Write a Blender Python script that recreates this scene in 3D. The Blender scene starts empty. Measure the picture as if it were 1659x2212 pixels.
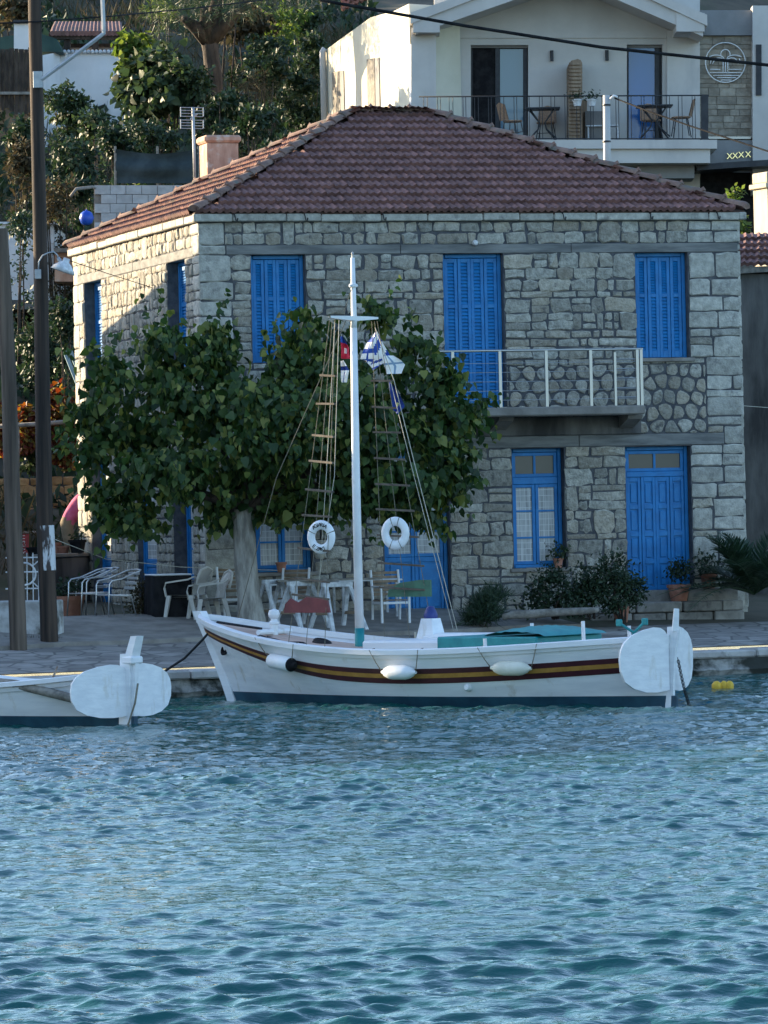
import bpy, math, random
import numpy as np
from mathutils import Vector, Matrix
random.seed(7)
NR = np.random.default_rng(11)
scene = bpy.context.scene
COL = scene.collection
# ------------------------------------------------------------------ camera
FPX, CAMZ, ROLL = 10000.0, 2.68, 0.0226
cs, sn = math.cos(ROLL), math.sin(ROLL)
cd = bpy.data.cameras.new('camera'); cam = bpy.data.objects.new('camera', cd); COL.objects.link(cam)
cd.lens = 36.0*FPX/2212.0; cd.sensor_width = 36.0; cd.clip_start = 1.0; cd.clip_end = 3000.0
cam.matrix_world = Matrix(((cs, sn, 0, 0), (0, 0, -1, 0), (-sn, cs, 0, CAMZ), (0, 0, 0, 1)))
scene.camera = cam
scene.render.resolution_x = 768; scene.render.resolution_y = 1024
# ------------------------------------------------------------------ sky, sun, exposure
SUN_EL = math.radians(14.0)
SH = Vector((-0.85, 0.527, 0)).normalized()
SUN = Vector((SH.x*math.cos(SUN_EL), SH.y*math.cos(SUN_EL), math.sin(SUN_EL)))
world = bpy.data.worlds.new('World'); scene.world = world; world.use_nodes = True
wn = world.node_tree.nodes; wl = world.node_tree.links
sky = wn.new('ShaderNodeTexSky'); sky.sky_type = 'NISHITA'; sky.sun_disc = False
sky.sun_elevation = SUN_EL; sky.sun_rotation = math.atan2(SH.x, SH.y)
sky.air_density = 1.0; sky.dust_density = 1.2; sky.ozone_density = 2.6
wl.new(sky.outputs[0], wn['Background'].inputs[0]); wn['Background'].inputs[1].default_value = 0.15
sd = bpy.data.lights.new('sun', 'SUN'); sun = bpy.data.objects.new('sun', sd); COL.objects.link(sun)
sd.energy = 5.0; sd.angle = math.radians(0.5); sd.color = (1.0, 0.80, 0.52)
sun.rotation_euler = (-SUN).to_track_quat('-Z', 'Y').to_euler(); sun.location = (-40, 110, 60)
scene.view_settings.view_transform = 'Standard'; scene.view_settings.look = 'None'
scene.view_settings.gamma = 1.0; scene.view_settings.use_curve_mapping = False
scene.view_settings.exposure = 1.65
# ------------------------------------------------------------------ pixel helpers (photo pixels on a 1659 x 2212 view)
def ray(x, y):
    dx, dy = x-829.5, y-1106.0
    return Vector(((dx*cs-dy*sn)/FPX, 1.0, -(dx*sn+dy*cs)/FPX))
CAM = Vector((0, 0, CAMZ))
def P(x, y, Y): return CAM + ray(x, y)*Y
def on_plane(x, y, p0, n):
    r = ray(x, y); return CAM + r*((p0-CAM).dot(n)/r.dot(n))
def pxm(px, Y): return px*Y/FPX
# quay frame
K0 = Vector((-3.26, 68.5, 0)); KD = Vector((0.891, 0.454, 0)); KN = Vector((-0.454, 0.891, 0))
def inland(X, Y): return (X-K0.x)*KN.x + (Y-K0.y)*KN.y
def ground_z(X, Y):
    d = inland(X, Y)
    if d < 4.4: return 0.38+0.068*max(d, 0)
    if d < 7.2: return 0.679+0.112*(d-4.4)
    if d < 15: return 0.993+0.02*(d-7.2)
    t = d-15
    lf = min(max((-X-16.0)/40.0, 0.0), 1.0); lf = 1.0-0.72*lf*lf*(3-2*lf)      # hill lowered out of view to the west so the sun gets through
    tt = t if t < 55 else 55+40*(1-math.exp(-(t-55)/40.0))      # rounded crest
    return 1.149+0.315*lf*tt*min(1.0, t/6.0) + (0.35*math.sin(X*0.35+t*0.2)+0.25*math.sin(t*0.7+X*0.13))*min(1, t/8)
def G(x, y):
    r = ray(x, y); t = 66.0
    while t < 330:
        p = CAM+r*t
        if inland(p.x, p.y) > 0 and p.z <= ground_z(p.x, p.y): return Vector((p.x, p.y, ground_z(p.x, p.y)))
        t += 0.04
    return CAM+r*330
# ------------------------------------------------------------------ scene objects
ROOTM = {}
def tag(o, label=None, cat=None, group=None, kind=None):
    if label: o['label'] = label
    if cat: o['category'] = cat
    if group: o['group'] = group
    if kind: o['kind'] = kind
    return o
def root(name, loc, label, cat, group=None, rz=0.0):
    o = bpy.data.objects.new(name, None); COL.objects.link(o)
    o.location = loc; o.rotation_euler = (0, 0, rz); o.empty_display_size = 0.2
    ROOTM[o.name] = Matrix.Translation(Vector(loc)) @ Matrix.Rotation(rz, 4, 'Z')
    return tag(o, label, cat, group)
def rootmat(o):
    while o.parent: o = o.parent
    return ROOTM.get(o.name, Matrix.Identity(4))
def copy_tree(o, parent=None):
    c = o.copy(); COL.objects.link(c); c.parent = parent
    for ch in [k for k in bpy.data.objects if k.parent == o]: copy_tree(ch, c)
    return c
def link_mesh(name, me, parent=None):
    o = bpy.data.objects.new(name, me); COL.objects.link(o)
    if parent: o.parent = parent
    return o
def np_mesh(name, verts, faces, mat, smooth=False):
    """verts (n,3), faces (m,k) all the same k"""
    me = bpy.data.meshes.new(name); n = len(verts); m, k = faces.shape
    me.vertices.add(n); me.vertices.foreach_set('co', np.asarray(verts, np.float32).ravel())
    me.loops.add(m*k); me.loops.foreach_set('vertex_index', faces.astype(np.int32).ravel())
    me.polygons.add(m); me.polygons.foreach_set('loop_start', np.arange(0, m*k, k, dtype=np.int32))
    me.polygons.foreach_set('loop_total', np.full(m, k, np.int32))
    if smooth: me.polygons.foreach_set('use_smooth', np.ones(m, bool))
    me.update(calc_edges=True); me.materials.append(mat); return me
class MB:
    def __init__(s): s.v = []; s.f = []; s.m = []
    def add(s, vs, fs, mi=0):
        b = len(s.v); s.v += [Vector(p) for p in vs]
        for f in fs: s.f.append([b+i for i in f]); s.m.append(mi)
        return s
    def box(s, x0, x1, y0, y1, z0, z1, M=None, mi=0):
        vs = [Vector((x, y, z)) for z in (z0, z1) for y in (y0, y1) for x in (x0, x1)]
        if M is not None: vs = [M(v) if callable(M) else M @ v for v in vs]
        return s.add(vs, [(0, 2, 3, 1), (4, 5, 7, 6), (0, 1, 5, 4), (2, 6, 7, 3), (0, 4, 6, 2), (1, 3, 7, 5)], mi)
    def bbox(s, x0, x1, y0, y1, z0, z1, b=0.01, M=None, mi=0):
        """box with chamfered edges"""
        vs = []; idx = {}
        for ix, x in enumerate((x0, x1)):
            for iy, y in enumerate((y0, y1)):
                for iz, z in enumerate((z0, z1)):
                    sx, sy, sz = (1-2*ix)*b, (1-2*iy)*b, (1-2*iz)*b
                    for a, p in enumerate(((x, y+sy, z+sz), (x+sx, y, z+sz), (x+sx, y+sy, z))):
                        idx[(ix, iy, iz, a)] = len(vs); vs.append(Vector(p))
        fs = []
        for a in range(3):
            o = [k for k in range(3) if k != a]
            for e in (0, 1):
                q = []
                for c in ((0, 0), (1, 0), (1, 1), (0, 1)):
                    k = [0, 0, 0]; k[a] = e; k[o[0]], k[o[1]] = c; q.append(idx[(*k, a)])
                fs.append(q)
        for a in range(3):
            o = [k for k in range(3) if k != a]
            for c in ((0, 0), (1, 0), (1, 1), (0, 1)):
                q = []
                for e, (f1, f2) in ((0, (o[0], o[1])), (1, (o[1], o[0]))):
                    for fa in (f1, f2):
                        k = [0, 0, 0]; k[a] = e; k[o[0]], k[o[1]] = c; q.append(idx[(*k, fa)])
                fs.append(q)
        for c in idx:
            if c[3] == 0: fs.append([idx[(c[0], c[1], c[2], a)] for a in range(3)])
        if M is not None: vs = [M(v) if callable(M) else M @ v for v in vs]
        return s.add(vs, fs, mi)
    def tube(s, pts, r, n=8, mi=0, cap=True):
        pts = [Vector(p) for p in pts]; rs = r if isinstance(r, (list, tuple)) else [r]*len(pts)
        b = len(s.v); up = None
        for i, p in enumerate(pts):
            t = (pts[min(i+1, len(pts)-1)]-pts[max(i-1, 0)]).normalized()
            if up is None: up = Vector((0, 0, 1)) if abs(t.z) < 0.9 else Vector((1, 0, 0))
            a = t.cross(up).normalized(); c = a.cross(t).normalized(); up = c
            for k in range(n):
                w = 2*math.pi*k/n
                s.v.append(p+(a*math.cos(w)+c*math.sin(w))*rs[i])
        for i in range(len(pts)-1):
            for k in range(n):
                s.f.append([b+i*n+k, b+i*n+(k+1) % n, b+(i+1)*n+(k+1) % n, b+(i+1)*n+k]); s.m.append(mi)
        if cap:
            s.f.append([b+k for k in range(n)][::-1]); s.m.append(mi)
            e = b+(len(pts)-1)*n; s.f.append([e+k for k in range(n)]); s.m.append(mi)
        return s
    def lathe(s, prof, n=16, M=None, mi=0):
        """prof: (r, z) list around Z"""
        vs = []; fs = []
        for r, z in prof:
            for k in range(n):
                w = 2*math.pi*k/n; vs.append(Vector((r*math.cos(w), r*math.sin(w), z)))
        for i in range(len(prof)-1):
            for k in range(n): fs.append((i*n+k, i*n+(k+1) % n, (i+1)*n+(k+1) % n, (i+1)*n+k))
        if prof[0][0] > 1e-6: fs.append(tuple(range(n))[::-1])
        if prof[-1][0] > 1e-6: fs.append(tuple((len(prof)-1)*n+k for k in range(n)))
        if M is not None: vs = [M(v) if callable(M) else M @ v for v in vs]
        return s.add(vs, fs, mi)
    def prism(s, poly, thick, mi=0):
        """poly: 3d points; thick: vector"""
        a = [Vector(p) for p in poly]; n = len(a); t = Vector(thick)
        return s.add(a+[p+t for p in a], [tuple(range(n))[::-1], tuple(range(n, 2*n))]+[(i, (i+1) % n, n+(i+1) % n, n+i) for i in range(n)], mi)
    def grid(s, rows, mi=0, closed=False):
        b = len(s.v); w = len(rows[0])
        for r in rows: s.v += [Vector(p) for p in r]
        for i in range(len(rows)-1):
            for k in range(w if closed else w-1):
                s.f.append([b+i*w+k, b+i*w+(k+1) % w, b+(i+1)*w+(k+1) % w, b+(i+1)*w+k]); s.m.append(mi)
        return s
    def mesh(s, name, mats, smooth=False, inv=None, angle=None):
        me = bpy.data.meshes.new(name)
        vs = s.v if inv is None else [inv @ p for p in s.v]
        me.from_pydata([tuple(p) for p in vs], [], s.f)
        for m in (mats if isinstance(mats, (list, tuple)) else [mats]): me.materials.append(m)
        if any(s.m): me.polygons.foreach_set('material_index', s.m)
        if smooth:
            me.polygons.foreach_set('use_smooth', [True]*len(s.f))
            me.update()
            if smooth != 'all': me.set_sharp_from_angle(angle=math.radians(smooth if isinstance(smooth, (int, float)) and smooth > 1 else 40))
        me.update(); return me
    def build(s, name, mats, parent=None, smooth=False, local=False):
        inv = None
        if parent is not None and not local: inv = rootmat(parent).inverted()
        return link_mesh(name, s.mesh(name, mats, smooth, inv), parent)
    def thing(s, name, mats, label, cat, group=None, smooth=False, kind=None):
        """one-mesh top-level thing; origin at the base centre"""
        lo = Vector((min(p.x for p in s.v), min(p.y for p in s.v), min(p.z for p in s.v)))
        hi = Vector((max(p.x for p in s.v), max(p.y for p in s.v), max(p.z for p in s.v)))
        o0 = Vector(((lo.x+hi.x)/2, (lo.y+hi.y)/2, lo.z))
        o = link_mesh(name, s.mesh(name, mats, smooth, Matrix.Translation(-o0))); o.location = o0
        return tag(o, label, cat, group, kind)
# ------------------------------------------------------------------ materials
def _mix(nt, a, b, fac, blend='MIX'):
    m = nt.nodes.new('ShaderNodeMix'); m.data_type = 'RGBA'; m.blend_type = blend
    for s, val in ((m.inputs[0], fac), (m.inputs[6], a), (m.inputs[7], b)):
        if isinstance(val, (int, float)): s.default_value = val
        elif isinstance(val, tuple): s.default_value = (*val[:3], 1)
        else: nt.links.new(val, s)
    return m.outputs[2]
def _noise(nt, co, scale, detail=5.0, rough=0.6, stretch=None):
    if stretch:
        mp = nt.nodes.new('ShaderNodeMapping'); mp.inputs['Scale'].default_value = stretch
        nt.links.new(co, mp.inputs[0]); co = mp.outputs[0]
    n = nt.nodes.new('ShaderNodeTexNoise'); n.inputs['Scale'].default_value = scale
    n.inputs['Detail'].default_value = detail; n.inputs['Roughness'].default_value = rough
    nt.links.new(co, n.inputs['Vector']); return n.outputs[0]
def _range(nt, v, a, b, c=0.0, d=1.0):
    m = nt.nodes.new('ShaderNodeMapRange'); m.inputs[1].default_value = a; m.inputs[2].default_value = b
    m.inputs[3].default_value = c; m.inputs[4].default_value = d; nt.links.new(v, m.inputs[0]); return m.outputs[0]
def _math(nt, op, a, b):
    m = nt.nodes.new('ShaderNodeMath'); m.operation = op
    for s, val in ((m.inputs[0], a), (m.inputs[1], b)):
        if isinstance(val, (int, float)): s.default_value = val
        else: nt.links.new(val, s)
    return m.outputs[0]
def _rnd(nt):
    g = nt.nodes.new('ShaderNodeNewGeometry'); o = nt.nodes.new('ShaderNodeObjectInfo')
    return _math(nt, 'FRACT', _math(nt, 'ADD', g.outputs['Random Per Island'], o.outputs['Random']), 0.0)
def mat(name, c1, c2=None, rough=0.7, scale=4.0, bump=0.0, bscale=None, metal=0.0, rand=0.0, lohi=(0.38, 0.62),
        stretch=None, spots=None, spec=0.5, tint=None, coord='Object', bdist=0.02):
    """c1/c2 mixed by noise; rand: value change from piece to piece; spots: (colour, scale, lo, hi) stains; tint: (colour, amount) by piece"""
    m = bpy.data.materials.new(name); m.use_nodes = True; nt = m.node_tree; b = nt.nodes['Principled BSDF']
    tc = nt.nodes.new('ShaderNodeTexCoord'); co = tc.outputs[coord]
    if rand or tint:
        rn = _rnd(nt)
        va = nt.nodes.new('ShaderNodeVectorMath'); va.operation = 'ADD'
        cb = nt.nodes.new('ShaderNodeCombineXYZ'); r9 = _math(nt, 'MULTIPLY', rn, 19.0)
        for i in range(3): nt.links.new(r9, cb.inputs[i])
        nt.links.new(co, va.inputs[0]); nt.links.new(cb.outputs[0], va.inputs[1]); co = va.outputs[0]
    col = c1
    if c2 is not None: col = _mix(nt, c1, c2, _range(nt, _noise(nt, co, scale, stretch=stretch), *lohi))
    if tint: col = _mix(nt, col, tint[0], _range(nt, _math(nt, 'FRACT', _math(nt, 'MULTIPLY', rn, 7.31), 0.0), 0.3, 1.0, 0.0, tint[1]))
    if spots: col = _mix(nt, col, spots[0], _range(nt, _noise(nt, tc.outputs[coord], spots[1], 6, 0.65, spots[4] if len(spots) > 4 else None), spots[2], spots[3]))
    if rand:
        hv = nt.nodes.new('ShaderNodeHueSaturation')
        if isinstance(col, tuple): hv.inputs['Color'].default_value = (*col, 1)
        else: nt.links.new(col, hv.inputs['Color'])
        nt.links.new(_range(nt, rn, 0, 1, 1-rand, 1+rand), hv.inputs['Value']); col = hv.outputs[0]
    if isinstance(col, tuple): b.inputs['Base Color'].default_value = (*col, 1)
    else: nt.links.new(col, b.inputs['Base Color'])
    b.inputs['Roughness'].default_value = rough; b.inputs['Metallic'].default_value = metal
    b.inputs['Specular IOR Level'].default_value = spec
    if bump:
        bn = nt.nodes.new('ShaderNodeBump'); bn.inputs['Strength'].default_value = bump; bn.inputs['Distance'].default_value = bdist
        nt.links.new(_noise(nt, co, bscale or scale*4, 6, 0.65, stretch), bn.inputs['Height']); nt.links.new(bn.outputs[0], b.inputs['Normal'])
    return m
def leafmat(name, cols, trans=0.35, rough=0.55, spec=0.4):
    m = bpy.data.materials.new(name); m.use_nodes = True; nt = m.node_tree; b = nt.nodes['Principled BSDF']
    r = nt.nodes.new('ShaderNodeValToRGB'); nt.links.new(_rnd(nt), r.inputs[0])
    el = r.color_ramp.elements
    while len(el) < len(cols): el.new(0.5)
    for i, c in enumerate(cols): el[i].position = i/(len(cols)-1); el[i].color = (*c, 1)
    nt.links.new(r.outputs[0], b.inputs['Base Color']); b.inputs['Roughness'].default_value = rough; b.inputs['Specular IOR Level'].default_value = spec
    t = nt.nodes.new('ShaderNodeBsdfTranslucent'); mx = nt.nodes.new('ShaderNodeMixShader'); mx.inputs[0].default_value = trans
    hs = nt.nodes.new('ShaderNodeHueSaturation'); hs.inputs['Saturation'].default_value = 1.1; hs.inputs['Value'].default_value = 1.5
    nt.links.new(r.outputs[0], hs.inputs['Color']); nt.links.new(hs.outputs[0], t.inputs[0])
    nt.links.new(b.outputs[0], mx.inputs[1]); nt.links.new(t.outputs[0], mx.inputs[2])
    nt.links.new(mx.outputs[0], nt.nodes['Material Output'].inputs[0]); return m
def glassmat(name, c, rough=0.08):
    m = bpy.data.materials.new(name); m.use_nodes = True; b = m.node_tree.nodes['Principled BSDF']
    b.inputs['Base Color'].default_value = (*c, 1); b.inputs['Roughness'].default_value = rough; b.inputs['Specular IOR Level'].default_value = 0.7
    return m
M = {}
M['stone'] = mat('limestone', (0.27, 0.255, 0.215), (0.53, 0.50, 0.43), 0.9, 11, 1.0, 26, rand=0.26, tint=((0.42, 0.32, 0.21), 0.4), spots=((0.13, 0.125, 0.12), 6.0, 0.58, 0.70), lohi=(0.34, 0.66), bdist=0.05)
M['quoin'] = mat('dressed_limestone', (0.36, 0.345, 0.30), (0.53, 0.505, 0.44), 0.9, 8, 0.7, 30, rand=0.18, spots=((0.17, 0.165, 0.155), 4.0, 0.55, 0.72), bdist=0.035)
M['mortar'] = mat('mortar', (0.060, 0.063, 0.072), (0.115, 0.115, 0.122), 0.95, 6, 0.5, 25)
M['band'] = mat('concrete_band', (0.13, 0.13, 0.125), (0.24, 0.235, 0.22), 0.9, 3, 0.4, 14, stretch=(0.4, 1, 2.5))
M['concrete'] = mat('concrete', (0.185, 0.165, 0.145), (0.28, 0.255, 0.225), 0.9, 2.5, 0.3, 20)
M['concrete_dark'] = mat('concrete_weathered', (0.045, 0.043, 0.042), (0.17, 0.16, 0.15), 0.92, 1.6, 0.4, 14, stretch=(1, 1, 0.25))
M['blue'] = mat('blue_paint', (0.002, 0.150, 0.40), (0.004, 0.195, 0.50), 0.5, 5, 0.12, 60, spots=((0.03, 0.25, 0.52), 8, 0.60, 0.75))
M['tile'] = mat('roof_tile', (0.145, 0.068, 0.060), (0.225, 0.112, 0.094), 0.85, 5, 0.3, 40, rand=0.24, spots=((0.12, 0.085, 0.07), 1.4, 0.52, 0.7))
M['ridge'] = mat('ridge_tile', (0.165, 0.095, 0.075), (0.25, 0.155, 0.12), 0.9, 6, 0.4, 30, rand=0.15, spots=((0.13, 0.12, 0.10), 4, 0.5, 0.66))
M['steel'] = mat('stainless', (0.42, 0.41, 0.39), None, 0.42, metal=1.0)
M['galv'] = mat('galvanised', (0.36, 0.38, 0.40), (0.46, 0.47, 0.48), 0.55, 10, metal=0.55)
M['glass'] = glassmat('window_glass', (0.035, 0.033, 0.026), 0.35); M['glass_blue'] = glassmat('door_glass', (0.015, 0.12, 0.36), 0.12)
M['glass_teal'] = glassmat('sliding_glass', (0.10, 0.19, 0.27), 0.1)
M['white'] = mat('white_paint', (0.70, 0.71, 0.72), (0.80, 0.81, 0.81), 0.5, 3, 0.1, 30, spots=((0.55, 0.53, 0.49), 3.0, 0.64, 0.8))
M['white_wall'] = mat('white_render', (0.68, 0.67, 0.66), (0.77, 0.76, 0.75), 0.9, 1.0, 0.15, 25, spots=((0.55, 0.53, 0.5), 0.7, 0.6, 0.85))
M['white_worn'] = mat('worn_white_paint', (0.42, 0.43, 0.44), (0.68, 0.69, 0.70), 0.7, 9, 0.2, 40)
M['hull'] = mat('hull_paint', (0.70, 0.715, 0.74), (0.80, 0.81, 0.825), 0.45, 3.5, 0.35, 7, stretch=(0.25, 1, 3.0), spots=((0.50, 0.45, 0.37), 2.6, 0.60, 0.80, (1.6, 1.6, 0.5)), bdist=0.012)
M['navy'] = mat('antifouling', (0.012, 0.05, 0.085), (0.02, 0.085, 0.13), 0.6, 3)
M['maroon'] = mat('maroon_stripe', (0.045, 0.006, 0.012), (0.065, 0.01, 0.018), 0.5, 4)
M['gold'] = mat('ochre_stripe', (0.36, 0.17, 0.03), (0.47, 0.24, 0.05), 0.55, 6)
M['teal'] = mat('teal_paint', (0.0, 0.19, 0.21), (0.01, 0.25, 0.26), 0.5, 5)
M['deck'] = mat('deck_paint', (0.44, 0.30, 0.24), (0.56, 0.40, 0.32), 0.7, 4, stretch=(1, 6, 1))
M['fender'] = mat('fender_vinyl', (0.72, 0.74, 0.76), (0.80, 0.81, 0.82), 0.4, 5, spots=((0.5, 0.47, 0.4), 6, 0.62, 0.8))
M['fender_old'] = mat('aged_fender_vinyl', (0.62, 0.60, 0.50), (0.72, 0.70, 0.60), 0.5, 5)
M['black'] = mat('black_rubber_and_shade', (0.010, 0.010, 0.012), (0.022, 0.022, 0.024), 0.9, 6, spec=0.15)  # also colours the sheets that stand in for shaded openings
M['rope'] = mat('old_rope', (0.13, 0.115, 0.085), (0.22, 0.20, 0.155), 0.95, 30)
M['rope_white'] = mat('pale_rope', (0.40, 0.37, 0.30), (0.52, 0.50, 0.42), 0.95, 30)
M['rope_black'] = mat('black_rope', (0.012, 0.014, 0.02), (0.03, 0.032, 0.04), 0.9, 30)
M['wood'] = mat('weathered_wood', (0.17, 0.115, 0.075), (0.30, 0.22, 0.15), 0.85, 6, 0.3, 30, stretch=(1, 1, 0.15))
M['wood_grey'] = mat('grey_wood', (0.15, 0.135, 0.115), (0.29, 0.265, 0.23), 0.9, 8, 0.3, 30)
M['pole'] = mat('pole_wood', (0.016, 0.012, 0.010), (0.075, 0.05, 0.036), 0.9, 7, 0.5, 26, stretch=(1, 1, 0.05))
M['pole_pale'] = mat('pole_wood_pale', (0.05, 0.037, 0.028), (0.15, 0.112, 0.085), 0.9, 7, 0.5, 26, stretch=(1, 1, 0.05))
M['pole_paint'] = mat('peeling_white', (0.06, 0.045, 0.04), (0.62, 0.63, 0.64), 0.8, 6, 0.3, 20, stretch=(1, 1, 0.25), lohi=(0.44, 0.5))
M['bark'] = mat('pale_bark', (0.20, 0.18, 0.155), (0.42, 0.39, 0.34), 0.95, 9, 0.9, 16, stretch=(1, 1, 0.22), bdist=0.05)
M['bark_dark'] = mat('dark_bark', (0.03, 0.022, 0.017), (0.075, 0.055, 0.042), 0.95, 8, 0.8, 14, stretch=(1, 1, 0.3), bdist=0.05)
M['terracotta'] = mat('terracotta', (0.30, 0.12, 0.075), (0.40, 0.18, 0.12), 0.85, 6, rand=0.15)
M['plastic'] = mat('cream_plastic', (0.58, 0.55, 0.50), (0.66, 0.63, 0.58), 0.5, 4)
M['alu'] = mat('aluminium_tube', (0.62, 0.63, 0.64), None, 0.35, metal=0.9)
M['dark_metal'] = mat('dark_metal', (0.02, 0.023, 0.03), (0.035, 0.038, 0.045), 0.5, 8, metal=0.3)
M['rattan'] = mat('rattan', (0.24, 0.14, 0.085), (0.36, 0.23, 0.15), 0.8, 30)
M['clad'] = mat('stone_cladding', (0.22, 0.19, 0.15), (0.36, 0.32, 0.26), 0.9, 4, 0.3, 25, rand=0.2)
M['grey_wall'] = mat('grey_render', (0.20, 0.20, 0.20), (0.26, 0.26, 0.26), 0.9, 1.2)
M['gold_metal'] = mat('brass_letters', (0.85, 0.70, 0.36), None, 0.25, metal=1.0)
M['ochre'] = mat('ochre_stone', (0.44, 0.26, 0.12), (0.62, 0.41, 0.21), 0.9, 6, 0.4, 20, rand=0.25)
M['chimney'] = mat('chimney_render', (0.40, 0.22, 0.15), (0.56, 0.36, 0.26), 0.9, 5, 0.3, 20, stretch=(1, 1, 0.4), spots=((0.55, 0.50, 0.43), 5, 0.55, 0.7))
M['chimney_b'] = mat('chimney_plain', (0.42, 0.37, 0.29), (0.55, 0.50, 0.40), 0.9, 4, 0.2, 20, stretch=(1, 1, 0.3))
M['net'] = mat('shade_net', (0.018, 0.032, 0.038), (0.035, 0.055, 0.062), 0.9, 3, 0.2, 60)
M['pipe'] = mat('grey_pipe', (0.45, 0.45, 0.44), None, 0.6)
M['red'] = mat('red_board', (0.28, 0.02, 0.03), (0.36, 0.035, 0.045), 0.5, 5)
M['red_dull'] = mat('dull_red_board', (0.13, 0.022, 0.028), (0.19, 0.035, 0.04), 0.6, 5)
M['green'] = mat('green_board', (0.025, 0.10, 0.065), (0.04, 0.15, 0.095), 0.5, 5)
M['cap_blue'] = mat('blue_cap', (0.01, 0.025, 0.14), (0.02, 0.04, 0.2), 0.5, 5)
M['yellow'] = mat('yellow_float', (0.60, 0.34, 0.02), (0.75, 0.48, 0.04), 0.6, 14)
M['lace'] = None
M['leaf_mul'] = leafmat('mulberry_leaf', [(0.014, 0.034, 0.009), (0.022, 0.053, 0.013), (0.034, 0.075, 0.017), (0.054, 0.10, 0.022), (0.095, 0.135, 0.03), (0.22, 0.23, 0.055)], 0.3)
M['leaf_hill'] = leafmat('shrub_leaf', [(0.020, 0.036, 0.018), (0.035, 0.06, 0.024), (0.06, 0.088, 0.032)], 0.25)
M['leaf_dark'] = leafmat('dark_leaf', [(0.012, 0.028, 0.014), (0.022, 0.044, 0.02), (0.035, 0.06, 0.025)], 0.2)
M['leaf_sunlit'] = leafmat('sunlit_leaf', [(0.05, 0.085, 0.018), (0.10, 0.15, 0.03), (0.15, 0.18, 0.04)], 0.4)  # sunlight put into the leaf colour of the sunlit shrubs and boughs
M['leaf_vine'] = leafmat('autumn_vine_leaf', [(0.06, 0.014, 0.01), (0.13, 0.028, 0.016), (0.20, 0.075, 0.022), (0.26, 0.19, 0.045), (0.10, 0.11, 0.028)], 0.35)
M['leaf_dry'] = leafmat('dry_grass', [(0.045, 0.036, 0.020), (0.078, 0.060, 0.032), (0.035, 0.042, 0.017)], 0.2, 0.9)
M['leaf_palm'] = leafmat('palm_leaf', [(0.018, 0.04, 0.022), (0.03, 0.06, 0.03), (0.05, 0.08, 0.045)], 0.2, 0.45)
M['cream'] = mat('cream_render', (0.62, 0.58, 0.46), (0.70, 0.66, 0.54), .9, 1.0, .2, 25)
M['block'] = mat('concrete_block', (0.36, 0.35, 0.34), (0.46, 0.45, 0.44), .9, 4, .3, 25, rand=.08)
M['hotel_wall'] = mat('hotel_render', (0.50, 0.475, 0.445), (0.58, 0.555, 0.52), .9, .8, .15, 25, spots=((.38, .37, .36), .6, .58, .8, (1, 1, .3)))
M['rung'] = mat('rung_wood', (0.075, 0.062, 0.05), (0.13, 0.11, 0.088), .9, 8)
# ================================================================== SETTING
def structure(o): o['kind'] = 'structure'; return o
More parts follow.
